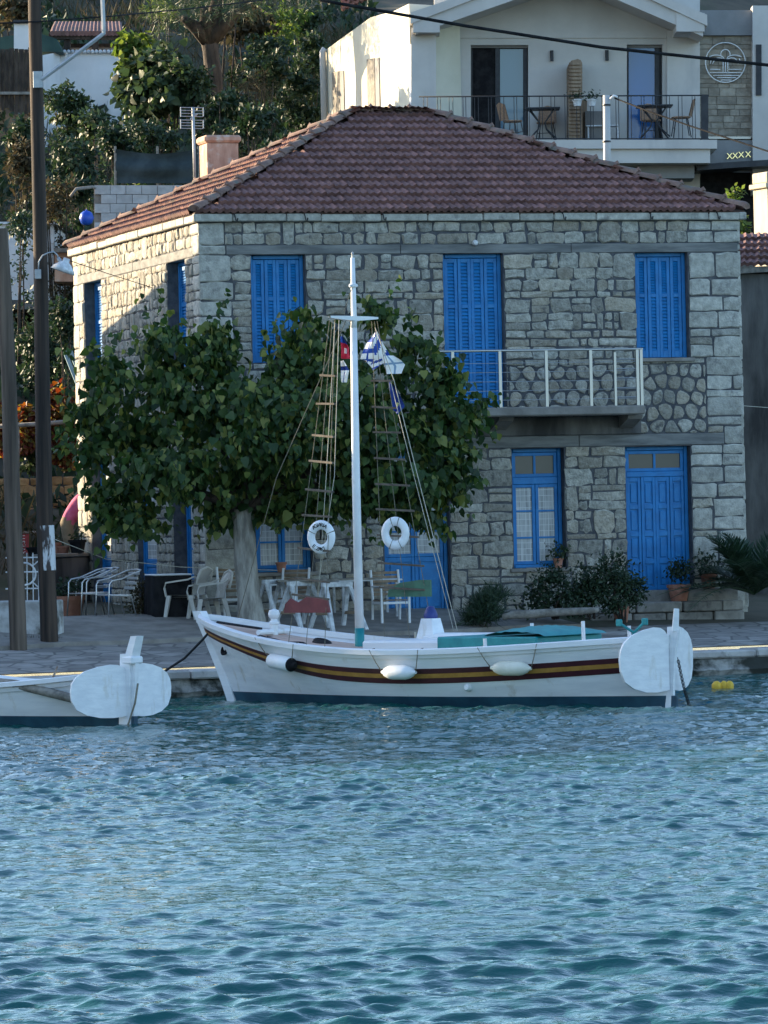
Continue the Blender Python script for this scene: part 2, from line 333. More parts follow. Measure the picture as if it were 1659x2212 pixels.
# ---- water
def make_water():
    def axis(segs):
        out = []
        for a, b, st in segs: out += list(np.linspace(a, b, max(2, int(round((b-a)/st))), endpoint=False))
        out.append(segs[-1][1]); return np.array(out)
    xs = axis([(-400, -60, 40), (-60, -12, 6), (-12, -6.5, 0.25), (-6.5, -3.2, 0.05), (-3.2, 3.2, 0.032), (3.2, 7.5, 0.05), (7.5, 13, 0.25), (13, 60, 6), (60, 400, 40)])
    ys = axis([(-300, -20, 28), (-20, 16, 3), (16, 22, 0.3), (22, 32, 0.028), (32, 46, 0.045), (46, 76, 0.075), (76, 90, 1.5)])
    X, Y = np.meshgrid(xs, ys)
    Z = np.zeros_like(X); DX = np.zeros_like(X); DY = np.zeros_like(X)
    rs = np.random.default_rng(5)
    fade = np.clip((Y-16)/6, 0, 1)*np.clip((13-np.abs(X))/6, 0, 1)*np.clip((82-Y)/6, 0, 1)
    gust = 0.82+0.3*np.sin(X*0.31+1.3*np.sin(Y*0.13))*np.sin(Y*0.21+0.8+0.5*np.sin(X*0.4))
    for i in range(130):
        u = rs.random()
        if i < 85: lam = 0.16*(0.50/0.16)**u; sl = 0.060; spread = 0.60
        elif i < 110: lam = 0.50*(2.0/0.50)**u; sl = 0.034; spread = 0.45
        else: lam = 0.11*(0.16/0.11)**u; sl = 0.035; spread = 0.95
        k = 2*math.pi/lam; th = -math.pi/2+0.22+rs.normal(0, spread)
        slope = sl*(0.5+1.0*rs.random()); a = slope/k; ph = rs.random()*2*math.pi
        kx, ky = k*math.cos(th), k*math.sin(th)
        arg = kx*X+ky*Y+ph
        s = np.sin(arg)
        env = 0.5+0.5*np.sin(X*0.9*math.cos(i*1.7)+Y*0.7*math.sin(i*2.3)+i)
        Z += a*(s+0.18*np.sin(2*arg+1.57))*env; c = np.cos(arg)*a*env
        DX += c*kx/k; DY += c*ky/k
    Z *= fade*gust
    V = np.stack([X+DX*fade*0.75, Y+DY*fade*0.75, Z], -1).reshape(-1, 3)
    ny, nx = X.shape; i = np.arange((ny-1)*nx).reshape(ny-1, nx)[:, :-1].ravel()
    Fc = np.stack([i, i+1, i+nx+1, i+nx], 1)
    m = bpy.data.materials.new('sea_water'); m.use_nodes = True; nt = m.node_tree; b = nt.nodes['Principled BSDF']
    b.inputs['Base Color'].default_value = (0.010, 0.085, 0.082, 1); b.inputs['Roughness'].default_value = 0.03; b.inputs['IOR'].default_value = 1.333
    tc = nt.nodes.new('ShaderNodeTexCoord')
    n1 = _noise(nt, tc.outputs['Object'], 6.5, 3, 0.55, (1.0, 1.9, 1)); n2 = _noise(nt, tc.outputs['Object'], 22.0, 2, 0.6, (1.0, 1.7, 1))
    hgt = _math(nt, 'ADD', n1, _math(nt, 'MULTIPLY', n2, 0.22))
    bn = nt.nodes.new('ShaderNodeBump'); bn.inputs['Strength'].default_value = 0.28; bn.inputs['Distance'].default_value = 0.04
    nt.links.new(hgt, bn.inputs['Height']); nt.links.new(bn.outputs[0], b.inputs['Normal'])
    o = link_mesh('water', np_mesh('water', V, Fc, m, True)); return structure(o)
make_water()
# ---- ground: quay apron, street and hillside in one sheet, laid out along the quay
def make_ground():
    al = np.concatenate([np.linspace(-160, -20, 29), np.linspace(-18, 26, 89), np.linspace(30, 180, 31)])
    dd = np.concatenate([np.linspace(0.55, 16, 40), np.linspace(16.6, 80, 90), np.linspace(84, 330, 40)])
    rows = []
    for d in dd:
        r = []
        for a in al:
            p = K0+KD*a+KN*d; z = ground_z(p.x, p.y)
            if d > 16: z += 0.18*math.sin(p.x*1.7+p.y*0.9)*math.sin(p.y*1.3-p.x*0.6)
            r.append((p.x, p.y, z))
        rows.append(r)
    V = np.array(rows).reshape(-1, 3); nx = len(al)
    i = np.arange((len(dd)-1)*nx).reshape(-1, nx)[:, :-1].ravel(); Fc = np.stack([i, i+1, i+nx+1, i+nx], 1)
    m = mat('hillside_earth', (0.040, 0.036, 0.022), (0.095, 0.078, 0.05), 0.95, 0.5, 0.6, 3, spots=((0.045, 0.05, 0.022), 0.35, 0.48, 0.6))
    structure(link_mesh('ground', np_mesh('ground', V, Fc, m, True)))
def strip(name, a0, a1, d0, d1, lift, material, na=60, nd=12, edge=0.0):
    """paving sheet laid a few millimetres above the ground, with a kerb-like front edge"""
    rows = []
    for j in range(nd+1):
        r = []
        for i in range(na+1):
            a = a0+(a1-a0)*i/na; d = d0+(d1-d0)*j/nd
            wob = 0.12*math.sin(a*0.9)+0.07*math.sin(a*2.3+1) if j == 0 and edge else 0
            p = K0+KD*a+KN*(d+wob); r.append((p.x, p.y, ground_z(p.x, p.y)+lift))
        rows.append(r)
    mb = MB()
    if edge:
        mb.grid([[(x, y, z-edge) for x, y, z in rows[0]], rows[0]])
    mb.grid(rows); o = mb.build(name, material, smooth=30); return structure(o)
make_ground()
def slabmat(name, c1, c2, joint, sc):
    m = mat(name, c1, c2, 0.9, 2.2, 0.3, 18, spots=((0.06, 0.055, 0.05), 1.1, 0.58, 0.75)); nt = m.node_tree; b = nt.nodes['Principled BSDF']
    tc = nt.nodes.new('ShaderNodeTexCoord'); mp = nt.nodes.new('ShaderNodeMapping'); mp.inputs['Rotation'].default_value = (0, 0, -0.47); mp.inputs['Scale'].default_value = (sc, sc*0.8, 1)
    nt.links.new(tc.outputs['Object'], mp.inputs[0])
    vo = nt.nodes.new('ShaderNodeTexVoronoi'); vo.feature = 'DISTANCE_TO_EDGE'; nt.links.new(mp.outputs[0], vo.inputs['Vector']); vo.inputs['Scale'].default_value = 1.0
    vc = nt.nodes.new('ShaderNodeTexVoronoi'); nt.links.new(mp.outputs[0], vc.inputs['Vector']); vc.inputs['Scale'].default_value = 1.0
    old = b.inputs['Base Color'].links[0].from_socket
    sep = nt.nodes.new('ShaderNodeSeparateColor'); nt.links.new(vc.outputs['Color'], sep.inputs[0])
    hv = nt.nodes.new('ShaderNodeHueSaturation'); nt.links.new(old, hv.inputs['Color']); nt.links.new(_range(nt, sep.outputs[0], 0, 1, 0.72, 1.25), hv.inputs['Value'])
    col = _mix(nt, joint, hv.outputs[0], _range(nt, vo.outputs['Distance'], 0.02, 0.07))
    nt.links.new(col, b.inputs['Base Color']); return m
M['paving'] = slabmat('irregular_slab_paving', (0.21, 0.185, 0.165), (0.31, 0.28, 0.25), (0.13, 0.118, 0.105), 2.3)
strip('paved_quay', -9, 22, 0.6, 4.4, 0.006, M['paving'], 120, 14)
strip('concrete_terrace', -3.2, 9.5, 4.3, 7.9, 0.075, M['concrete'], 70, 10, 0.08)
# ---- quay wall with its kerb blocks
def make_quay():
    m = mat('quay_concrete', (0.25, 0.24, 0.22), (0.40, 0.38, 0.35), 0.9, 2.0, 0.6, 9, spots=((0.028, 0.03, 0.024), 1.6, 0.44, 0.58))
    mb = MB(); rs = random.Random(3)
    prof = [(0.62, -1.5), (0.10, -1.5), (0.04, -0.3), (0.0, 0.02), (-0.05, 0.08), (0.03, 0.16), (0.02, 0.24), (0.06, 0.27)]
    rows = []
    for i in range(241):
        a = -16+44*i/240; r = []
        for d, z in prof:
            j = 0.035 if z > -0.5 else 0
            p = K0+KD*a+KN*(d+rs.uniform(-j, j)+0.04*math.sin(a*1.1)); r.append((p.x, p.y, z+rs.uniform(-j, j)*0.4))
        rows.append(r)
    mb.grid(rows); w = structure(mb.build('quay_wall', m, smooth=50))
    a = -15.8; ms = mat('kerb_stone', (0.36, 0.33, 0.31), (0.50, 0.47, 0.44), 0.85, 3, 0.4, 16, rand=0.14, spots=((0.10, 0.095, 0.085), 3.0, 0.58, 0.72))
    while a < 27.5:
        L = rs.uniform(0.9, 1.5); b2 = a+L-0.02; dz = rs.uniform(-0.012, 0.012); q = MB()
        q.bbox(a, b2, -0.05+rs.uniform(-.02, .02), 0.56, 0.262, 0.385+dz, 0.025, M=lambda v: Vector((*(K0+KD*v.x+KN*v.y).xy, v.z+0.004*math.sin(v.x*3))))
        q.build('kerb_stone', ms, w); a += L
make_quay()
# ================================================================== STONE HOUSE
TH = 0.286
C0 = Vector((-2.97, 77.0, 0.80)); HU = Vector((math.cos(TH), math.sin(TH), 0)); HV = Vector((-math.sin(TH), math.cos(TH), 0))
HL, HD, ZE, ZR = 9.57, 9.56, 7.72, 9.80      # length, depth, eaves, ridge (world z)
house = root('stone_house', C0, 'two-storey grey stone house with blue shutters and red tiled hip roof', 'house', rz=TH)
ZB = C0.z
def loc(u, v, z): return Vector((u, v, z-ZB))
def UF(x, y):
    p = on_plane(x, y, C0, HV)-C0; return p.dot(HU), p.z+ZB
def VL(x, y):
    p = on_plane(x, y, C0, HU)-C0; return p.dot(HV), p.z+ZB
front = lambda s, t, d: loc(s, -d, t)
left = lambda s, t, d: loc(-d, s, t)
right = lambda s, t, d: loc(HL+d, s, t)
back = lambda s, t, d: loc(s, HD+d, t)
def fbox(mb, fr, s0, s1, t0, t1, d0, d1, b=0.0, mi=0):
    f = lambda v: fr(v.x, v.z, v.y)
    return mb.bbox(s0, s1, d0, d1, t0, t1, b, M=f, mi=mi) if b else mb.box(s0, s1, d0, d1, t0, t1, M=f, mi=mi)
def hb(mb, name, m, parent=house, smooth=False): return mb.build(name, m, parent, smooth, local=True)
def rect(fn, x0, y0, x1, y1):
    (a, t1), (b, t0) = fn(x0, y0), fn(x1, y1); return [a, b, t0, t1]
fw = {}
zl_top = UF(1105, 968)[1]
fw['shutter_a'] = rect(UF, 541, 550, 664, 771); fw['balcony_door'] = rect(UF, 956, 548, 1094, 880); fw['shutter_b'] = rect(UF, 1371, 546, 1490, 772)
fw['window_a'] = rect(UF, 549, 985, 678, 1234); fw['door_a'] = rect(UF, 826, 985, 976, 1326); fw['window_b'] = rect(UF, 1105, 969, 1224, 1225); fw['door_b'] = rect(UF, 1350, 965, 1498, 1276)
fw['shutter_a'][2] = fw['shutter_b'][2]; fw['door_a'][3] = fw['window_a'][3] = fw['window_b'][3]
up_top = fw['balcony_door'][3]; fw['shutter_a'][3] = fw['shutter_b'][3] = up_top
lw = {}
def lrect(x0, x1, t0, t1):
    a, _ = VL(x0, 800); b, _ = VL(x1, 800); return [min(a, b), max(a, b), t0, t1]
lw['shutter_near'] = lrect(366, 406, fw['shutter_b'][2], up_top); lw['shutter_far'] = lrect(186, 223, fw['shutter_b'][2], up_top)
lw['door_far'] = lrect(192, 232, ZB+0.1, zl_top); lw['door_mid'] = lrect(290, 330, ZB+0.1, zl_top); lw['window_near'] = lrect(368, 410, fw['window_b'][2]-0.1, zl_top)
def wall_mesh(fr, W, z0, z1, ops, depth, thick=0.5):
    mb = MB(); us = sorted({0, W}|{o[0] for o in ops}|{o[1] for o in ops}); zs = sorted({z0, z1}|{o[2] for o in ops}|{o[3] for o in ops})
    for i in range(len(us)-1):
        for j in range(len(zs)-1):
            um, zm = (us[i]+us[i+1])/2, (zs[j]+zs[j+1])/2
            if any(o[0] < um < o[1] and o[2] < zm < o[3] for o in ops): continue
            mb.add([fr(us[i], zs[j], 0), fr(us[i+1], zs[j], 0), fr(us[i+1], zs[j+1], 0), fr(us[i], zs[j+1], 0)], [(0, 1, 2, 3)])
    for a, b, c, d in ops:
        for (p, q) in (((a, c), (a, d)), ((b, d), (b, c)), ((a, d), (b, d)), ((b, c), (a, c))):
            mb.add([fr(*p, 0), fr(*q, 0), fr(*q, -depth), fr(*p, -depth)], [(0, 1, 2, 3)])
        mb.add([fr(a, c, -depth), fr(b, c, -depth), fr(b, d, -depth), fr(a, d, -depth)], [(0, 1, 2, 3)])
    return mb
DEP = 0.34
parts = {}
parts['front'] = hb(wall_mesh(front, HL, ZB-0.5, ZE, list(fw.values()), DEP), 'front_wall', M['mortar'])
parts['left'] = hb(wall_mesh(left, HD, ZB-0.5, ZE, list(lw.values()), DEP), 'side_wall', M['mortar'])
parts['right'] = hb(wall_mesh(right, HD, ZB-0.5, ZE, [], DEP), 'gable_wall', M['mortar'])
hb(wall_mesh(back, HL, ZB-0.5, ZE, [], DEP), 'rear_wall', M['mortar'])
# ---- stones
def stone_geo(poly, fr, rs, d1, flat=False):
    mb = MB(); n = len(poly); cx = sum(p[0] for p in poly)/n; cy = sum(p[1] for p in poly)/n
    tl = rs.uniform(-0.25, 0.25)*d1; tm = rs.uniform(-0.25, 0.25)*d1
    R0 = [fr(x, y, -0.03) for x, y in poly]; R1 = [fr(x, y, d1*0.55) for x, y in poly]; R2 = []
    sx = max(abs(p[0]-cx) for p in poly); sy = max(abs(p[1]-cy) for p in poly)
    for x, y in poly:
        k = 1-min(0.02/max(min(sx, sy), 0.02)*rs.uniform(0.7, 1.5), 0.5)
        R2.append(fr(cx+(x-cx)*k, cy+(y-cy)*k, d1+(rs.uniform(-0.12, 0.12)*d1 if not flat else 0)+tl*(x-cx)/max(sx, .01)+tm*(y-cy)/max(sy, .01)))
    vs = R0+R1+R2+[fr(cx+rs.uniform(-.2, .2)*sx, cy+rs.uniform(-.2, .2)*sy, d1*(1.0 if flat else rs.uniform(1.0, 1.25)))]
    fs = []
    for i in range(n):
        j = (i+1) % n
        fs += [(i, j, n+j, n+i), (n+i, n+j, 2*n+j, 2*n+i), (2*n+i, 2*n+j, 3*n)]
    return mb.add(vs, fs)
def rpoly(x0, x1, y0, y1, rs, rough=1.0):
    w, h = x1-x0, y1-y0; c = min(w, h)*0.17*rough; j = min(0.026, min(w, h)*0.12)*rough
    def J(x, y): return (x+rs.uniform(-j, j), y+rs.uniform(-j, j))
    k = lambda: c*rs.uniform(0.3, 1.3)
    pts = [J(x0+k(), y0), J((x0+x1)/2, y0-j*0.4), J(x1-k(), y0), J(x1, y0+k()), J(x1, y1-k()), J(x1-k(), y1), J((x0+x1)/2, y1+j*0.4), J(x0+k(), y1), J(x0, y1-k()), J(x0, y0+k())]
    return pts
STONES = []     # (area, wall key, poly, frame, d, quoin)
def course_fill(key, fr, W, z0, z1, ops, rs, zones=(), quoin_l=True, quoin_r=True, scale=1.0, vw=1.0):
    rows = []; z = z0
    while z < z1-0.10:
        h = rs.choice([0.12, 0.15, 0.18, 0.20, 0.24, 0.28])*scale*rs.uniform(0.92, 1.08)
        if z+h > z1-0.09: h = z1-z
        # snap to opening tops and sills
        for o in ops:
            for e in (o[2], o[3]):
                if z+0.10 < e < z+h+0.10 and e-z > 0.1: h = e-z
        rows.append((z, z+h)); z += h
    occ = [[] for _ in rows]
    for i, (a, b) in enumerate(rows):
        bl = list(occ[i])
        for o in ops:
            if o[2] < b-0.02 and o[3] > a+0.02: bl.append((o[0], o[1]))
        for zn in zones:
            if zn[2] < (a+b)/2 < zn[3]: bl.append((zn[0], zn[1]))
        bl.sort(); free = []; x = 0.0
        for s, e in bl:
            if s > x+0.02: free.append((x, s))
            x = max(x, e)
        if x < W-0.02: free.append((x, W))
        for s, e in free:
            x = s
            while x < e-1e-4:
                edge = (x == s and (s == 0 or any(abs(s-o[1]) < 1e-3 for o in ops)))
                w = rs.choice([0.15, 0.22, 0.29, 0.35, 0.42, 0.52])*rs.uniform(0.85, 1.15)*vw*(1.2 if (b-a) < 0.17 else 1.0)
                corner = x == 0 or (e == W and e-x < 0.75*vw+0.3)
                if corner: w = max(w, rs.uniform(0.38, 0.62)*min(vw, 1))
                if e-(x+w) < 0.16*vw: w = e-x
                top = b; tall = False
                if i+1 < len(rows) and (b-a) < 0.24 and rs.random() < (0.6 if corner else 0.08) and not any(o[2] < rows[i+1][1]-0.02 and o[3] > rows[i+1][0]+0.02 and o[0] < x+w and o[1] > x for o in ops) and not any(zn[2]-0.4 < rows[i+1][1] and zn[3] > rows[i+1][0] and zn[0] < x+w and zn[1] > x for zn in zones):
                    if not any(s2 < x+w and e2 > x for s2, e2 in occ[i+1]):
                        top = rows[i+1][1]; occ[i+1].append((x, x+w)); tall = True
                g = rs.uniform(0.010, 0.024)
                q = corner
                x0, x1 = x+(g if x > 0 else -0.012), x+w-(g if x+w < W-0.01 else -0.012)
                if not q and not tall and (top-a) > 0.24 and rs.random() < 0.35:
                    mz = a+(top-a)*rs.uniform(0.4, 0.6)
                    for p0, p1 in ((a, mz), (mz, top)): STONES.append((w*(p1-p0), key, rpoly(x0, x1, p0+g*0.7, p1-g*0.7, rs), fr, rs.uniform(0.012, 0.03), False))
                else:
                    STONES.append((w*(top-a), key, rpoly(x0, x1, a+g*0.8, top-g*0.8, rs, 0.55 if q else 1.0), fr, rs.uniform(0.016, 0.034), q))
                x += w
def voronoi_fill(key, fr, zn, rs, size=0.24):
    x0, x1, y0, y1 = zn; pts = []; nx = int((x1-x0)/size); ny = int((y1-y0)/(size*0.95))
    for i in range(-1, nx+2):
        for j in range(-1, ny+2): pts.append((x0+(i+0.5+0.5*(j % 2)+rs.uniform(-.3, .3))*(x1-x0)/nx, y0+(j+0.5+rs.uniform(-.3, .3))*(y1-y0)/ny))
    for p in pts:
        poly = [(x0, y0), (x1, y0), (x1, y1), (x0, y1)]
        for q in pts:
            if q is p or abs(q[0]-p[0]) > size*3 or abs(q[1]-p[1]) > size*3: continue
            mx, my, nx_, ny_ = (p[0]+q[0])/2, (p[1]+q[1])/2, q[0]-p[0], q[1]-p[1]; out = []
            for i in range(len(poly)):
                a, b = poly[i], poly[(i+1) % len(poly)]
                da = (a[0]-mx)*nx_+(a[1]-my)*ny_; db = (b[0]-mx)*nx_+(b[1]-my)*ny_
                if da <= 0: out.append(a)
                if da*db < 0: t = da/(da-db); out.append((a[0]+(b[0]-a[0])*t, a[1]+(b[1]-a[1])*t))
            poly = out
            if len(poly) < 3: break
        if len(poly) < 3: continue
        cx = sum(v[0] for v in poly)/len(poly); cy = sum(v[1] for v in poly)/len(poly)
        ar = 0.5*abs(sum(poly[i][0]*poly[(i+1) % len(poly)][1]-poly[(i+1) % len(poly)][0]*poly[i][1] for i in range(len(poly))))
        if ar < 0.008: continue
        k = 1-0.022/math.sqrt(ar)-0.06; sm = []
        for i in range(len(poly)):
            a, b = poly[i], poly[(i+1) % len(poly)]
            for t in (0.27, 0.73): sm.append((cx+(a[0]+(b[0]-a[0])*t-cx)*k+rs.uniform(-.006, .006), cy+(a[1]+(b[1]-a[1])*t-cy)*k+rs.uniform(-.006, .006)))
        STONES.append((ar, key, sm, fr, rs.uniform(0.016, 0.034), False))
rs = random.Random(21)
bal_z0 = UF(1200, 905)[1]; band_lo = (zl_top, zl_top+0.20); band_up = (up_top, up_top+0.16)
ul = UF(930, 935)[0]; ur = UF(1500, 935)[0]
zoneV = (UF(1100, 850)[0], UF(1525, 850)[0], band_lo[1], fw['shutter_b'][2]-0.10)
ops_f = list(fw.values())+[[0.45, HL, *band_up], [ul, HL-0.35, *band_lo]]
zones = [(fw['balcony_door'][1]+0.05, zoneV[1], zoneV[2], zoneV[3])]
course_fill('front', front, HL, ZB-0.1, ZE-0.16, ops_f, rs, zones)
voronoi_fill('front', front, zones[0], rs)
ops_l = list(lw.values())+[[0.4, HD-0.4, *band_up]]
course_fill('left', left, HD, ZB-0.1, ZE-0.16, ops_l, random.Random(4), (), scale=0.95, vw=0.8)
course_fill('right', right, HD, ZB-0.1, ZE-0.16, [], random.Random(9))
order = sorted(range(len(STONES)), key=lambda i: -STONES[i][0]*(1.0 if STONES[i][1] == 'front' else 0.45 if STONES[i][1] == 'left' else 0.0))
infill = {}
for n, i in enumerate(order):
    ar, key, poly, fr, d, q = STONES[i]; g = stone_geo(poly, fr, rs, d, q)
    if n < 298: hb(g, 'stone', M['quoin' if q else 'stone'], parts[key], 25)
    else:
        t = infill.setdefault((key, q), MB()); t.add(g.v, g.f)
for (key, q), mb in infill.items():
    tag(hb(mb, 'stone_infill', M['quoin' if q else 'stone'], parts[key], 25), kind='stuff')
# ---- concrete bands, cornice, sills
def band(s0, s1, t0, t1, fr, wall, d=0.022, n=3):
    for i in range(n):
        a = s0+(s1-s0)*i/n; b = s0+(s1-s0)*(i+1)/n
        hb(fbox(MB(), fr, a+0.006, b-0.006, t0+0.004, t1-0.004, -0.02, d+rs.uniform(-.006, .006), 0.008), 'lintel_beam', M['band'], wall)
band(0.45, HL-0.02, *band_up, front, parts['front']); band(ul, HL-0.35, *band_lo, front, parts['front'], 0.02, 2); band(0.4, HD-0.4, *band_up, left, parts['left'], 0.02, 2)
def cornice(fr, W, wall):
    x = -0.12
    while x < W+0.12:
        w = min(rs.uniform(0.5, 1.1), W+0.13-x)
        hb(fbox(MB(), fr, x+0.006, x+w-0.006, ZE-0.15+rs.uniform(-.006, .006), ZE-0.02, -0.02, 0.10+rs.uniform(-.012, .012), 0.015), 'cornice_slab', M['quoin'], wall); x += w
cornice(front, HL, parts['front']); cornice(left, HD, parts['left']); cornice(right, HD, parts['right'])
def sill(fr, o, wall, m=None): hb(fbox(MB(), fr, o[0]-0.08, o[1]+0.08, o[2]-0.07, o[2]-0.005, -0.30, 0.07, 0.012), 'window_sill', m or M['concrete'], wall)
for k in ('shutter_b', 'window_a', 'window_b'): sill(front, fw[k], parts['front'])
sill(left, lw['window_near'], parts['left']); sill(left, lw['shutter_near'], parts['left']); sill(left, lw['shutter_far'], parts['left'])
# ---- blue joinery
def joinery(name, fr, o, rec=0.20):
    p = MB(); a, b, c, d = o; e = 0.07
    for q in ((a, a+e, c, d), (b-e, b, c, d), (a+e, b-e, d-e, d)): fbox(p, fr, q[0]+0.004, q[1]-0.004, q[2]+0.003, q[3]-0.004, -DEP+0.004, -rec+0.03, 0.006)
    return hb(p, name, M['blue'])
def leaf_louvre(fr, a, b, c, d, rec, parent, split, n1, n2):
    mb = MB(); e = 0.055; t = -rec; mid = c+(d-c)*split
    for q in ((a, a+e, c, d), (b-e, b, c, d), (a+e, b-e, d-e*1.3, d), (a+e, b-e, c, c+e*2.2), (a+e, b-e, mid-e*0.6, mid+e*0.6)):
        fbox(mb, fr, *q, t-0.04, t, 0.004)
    for z0, z1, n in ((c+e*2.2, mid-e*0.6, n1), (mid+e*0.6, d-e*1.3, n2)):
        for i in range(n):
            z = z0+(z1-z0)*(i+0.5)/n; h = (z1-z0)/n*0.42
            mb.add([fr(a+e, z-h, t-0.006), fr(b-e, z-h, t-0.006), fr(b-e, z+h, t-0.034), fr(a+e, z+h, t-0.034)], [(0, 1, 2, 3)])
        mb.add([fr(a+e, z0, t-0.037), fr(b-e, z0, t-0.037), fr(b-e, z1, t-0.037), fr(a+e, z1, t-0.037)], [(0, 1, 2, 3)])
    hb(mb, 'shutter', M['blue'], parent)
def shutters(name, fr, o, split, leaves=4, rec=0.16, n1=16, n2=12):
    p = joinery(name, fr, o, rec); a, b, c, d = o[0]+0.07, o[1]-0.07, o[2]+0.01, o[3]-0.075
    for i in range(leaves):
        x0 = a+(b-a)*i/leaves; x1 = a+(b-a)*(i+1)/leaves
        leaf_louvre(fr, x0+0.003, x1-0.003, c, d, rec-0.012*(i % 2), p, split, n1, n2)
    return p
shutters('shuttered_window', front, fw['shutter_a'], 0.62); shutters('shuttered_window', front, fw['shutter_b'], 0.62)
shutters('balcony_door', front, fw['balcony_door'], 0.68, 4, 0.16, 26, 12)
shutters('shuttered_window', left, lw['shutter_near'], 0.62, 2, 0.22); shutters('shuttered_window', left, lw['shutter_far'], 0.62, 2, 0.22)
def lace():
    m = bpy.data.materials.new('lace_curtain'); m.use_nodes = True; nt = m.node_tree; b = nt.nodes['Principled BSDF']
    tc = nt.nodes.new('ShaderNodeTexCoord'); mp = nt.nodes.new('ShaderNodeMapping'); mp.inputs['Rotation'].default_value = (math.radians(90), 0, 0)
    nt.links.new(tc.outputs['Object'], mp.inputs[0]); br = nt.nodes.new('ShaderNodeTexBrick'); nt.links.new(mp.outputs[0], br.inputs['Vector'])
    br.inputs['Scale'].default_value = 9; br.inputs['Mortar Size'].default_value = 0.035; br.offset = 0.0; br.inputs['Brick Width'].default_value = 0.75; br.inputs['Row Height'].default_value = 0.9
    br.inputs['Color1'].default_value = (0.32, 0.32, 0.31, 1); br.inputs['Color2'].default_value = (0.46, 0.46, 0.44, 1); br.inputs['Mortar'].default_value = (0.76, 0.75, 0.72, 1)
    wv = _noise(nt, tc.outputs['Object'], 14, 2, 0.5, (2.2, 1, 0.1)); nt.links.new(_mix(nt, br.outputs[0], (0.70, 0.69, 0.66), _range(nt, wv, 0.42, 0.7, 0, 0.7)), b.inputs['Base Color'])
    b.inputs['Roughness'].default_value = 0.95; return m
M['lace'] = lace()
def glazed(fr, a, b, c, d, rec, nz, parent, name='casement', curtain=True, nx=1):
    mb = MB(); e = 0.055; t = -rec; ws = (b-a)/nx
    for q in ((a, a+e, c, d), (b-e, b, c, d), (a+e, b-e, d-e, d), (a+e, b-e, c, c+e)): fbox(mb, fr, *q, t-0.045, t, 0.004)
    for i in range(1, nz): z = c+(d-c)*i/nz; fbox(mb, fr, a+e, b-e, z-0.016, z+0.016, t-0.040, t-0.006)
    for i in range(1, nx): x = a+ws*i; fbox(mb, fr, x-0.02, x+0.02, c+e, d-e, t-0.042, t-0.004)
    o = hb(mb, name, M['blue'], parent)
    for i in range(nz):
        for k in range(nx):
            z0 = c+(d-c)*i/nz+(0.016 if i else e); z1 = c+(d-c)*(i+1)/nz-(0.016 if i < nz-1 else e)
            x0 = a+ws*k+(0.02 if k else e); x1 = a+ws*(k+1)-(0.02 if k < nx-1 else e)
            pane = hb(fbox(MB(), fr, x0, x1, z0, z1, t-0.030, t-0.025), 'pane', M['lace'] if curtain else M['glass'], parent)
            if curtain: pane['label'] = 'pane backed by white lace curtain'
    return o
def lower_window(fr, o, rec=0.2):
    p = joinery('window', fr, o, rec); a, b, c, d = o[0]+0.07, o[1]-0.07, o[2]+0.06, o[3]-0.07; ts = d-0.42
    for r0, r1, rd in ((ts-0.12, ts, 0.02), (o[2]+0.002, o[2]+0.058, 0.04)): hb(fbox(MB(), fr, a, b, r0, r1, -rec-0.06, -rec+rd, 0.006), 'rail', M['blue'], p)
    glazed(fr, a, b, ts+0.003, d-0.003, rec, 1, p, 'transom', False, 2)
    m = (a+b)/2
    glazed(fr, a, m-0.004, o[2]+0.062, ts-0.123, rec, 3, p); glazed(fr, m+0.004, b, o[2]+0.062, ts-0.123, rec, 3, p)
lower_window(front, fw['window_a']); lower_window(front, fw['window_b']); lower_window(left, lw['window_near'], 0.25)
def panel_leaf(fr, a, b, c, d, rec, parent, n):
    mb = MB(); e = 0.05; t = -rec; fbox(mb, fr, a, b, c, d, t-0.05, t-0.025)
    for q in ((a, a+e, c, d), (b-e, b, c, d)): fbox(mb, fr, *q, t-0.025, t, 0.004)
    for i in range(n+1): z = c+(d-c-0.08)*i/n; fbox(mb, fr, a+e, b-e, z, z+0.08, t-0.025, t, 0.004)
    for i in range(n):
        z0 = c+(d-c-0.08)*i/n+0.08; z1 = c+(d-c-0.08)*(i+1)/n
        fbox(mb, fr, a+e+0.025, b-e-0.025, z0+0.03, z1-0.03, t-0.026, t-0.008, 0.008)
    hb(mb, 'door_leaf', M['blue'], parent)
def front_door(fr, o, rec=0.18):
    p = joinery('door', fr, o, rec); a, b, c, d = o[0]+0.07, o[1]-0.07, o[2]+0.01, o[3]-0.07; ts = d-0.36
    hb(fbox(MB(), fr, a, b, ts-0.09, ts, -rec-0.06, -rec+0.02, 0.006), 'rail', M['blue'], p)
    glazed(fr, a, b, ts+0.003, d-0.003, rec, 1, p, 'transom', False, 2)
    for i in range(4): panel_leaf(fr, a+(b-a)*i/4+0.003, a+(b-a)*(i+1)/4-0.003, c, ts-0.093, rec-0.01*(i % 2), p, 4)
front_door(front, fw['door_b'])
def glazed_door(fr, o, rec=0.18, nleaf=2):
    p = joinery('door', fr, o, rec); a, b, c, d = o[0]+0.07, o[1]-0.07, o[2]+0.01, o[3]-0.075; m = c+(d-c)*0.36
    for i in range(nleaf):
        x0, x1 = a+(b-a)*i/nleaf+0.003, a+(b-a)*(i+1)/nleaf-0.003
        glazed(fr, x0, x1, m, d, rec, 4, p, 'door_leaf'); panel_leaf(fr, x0, x1, c, m-0.004, rec, p, 1)
glazed_door(front, fw['door_a']); glazed_door(left, lw['door_far'], 0.2, 1); glazed_door(left, lw['door_mid'], 0.12, 1)
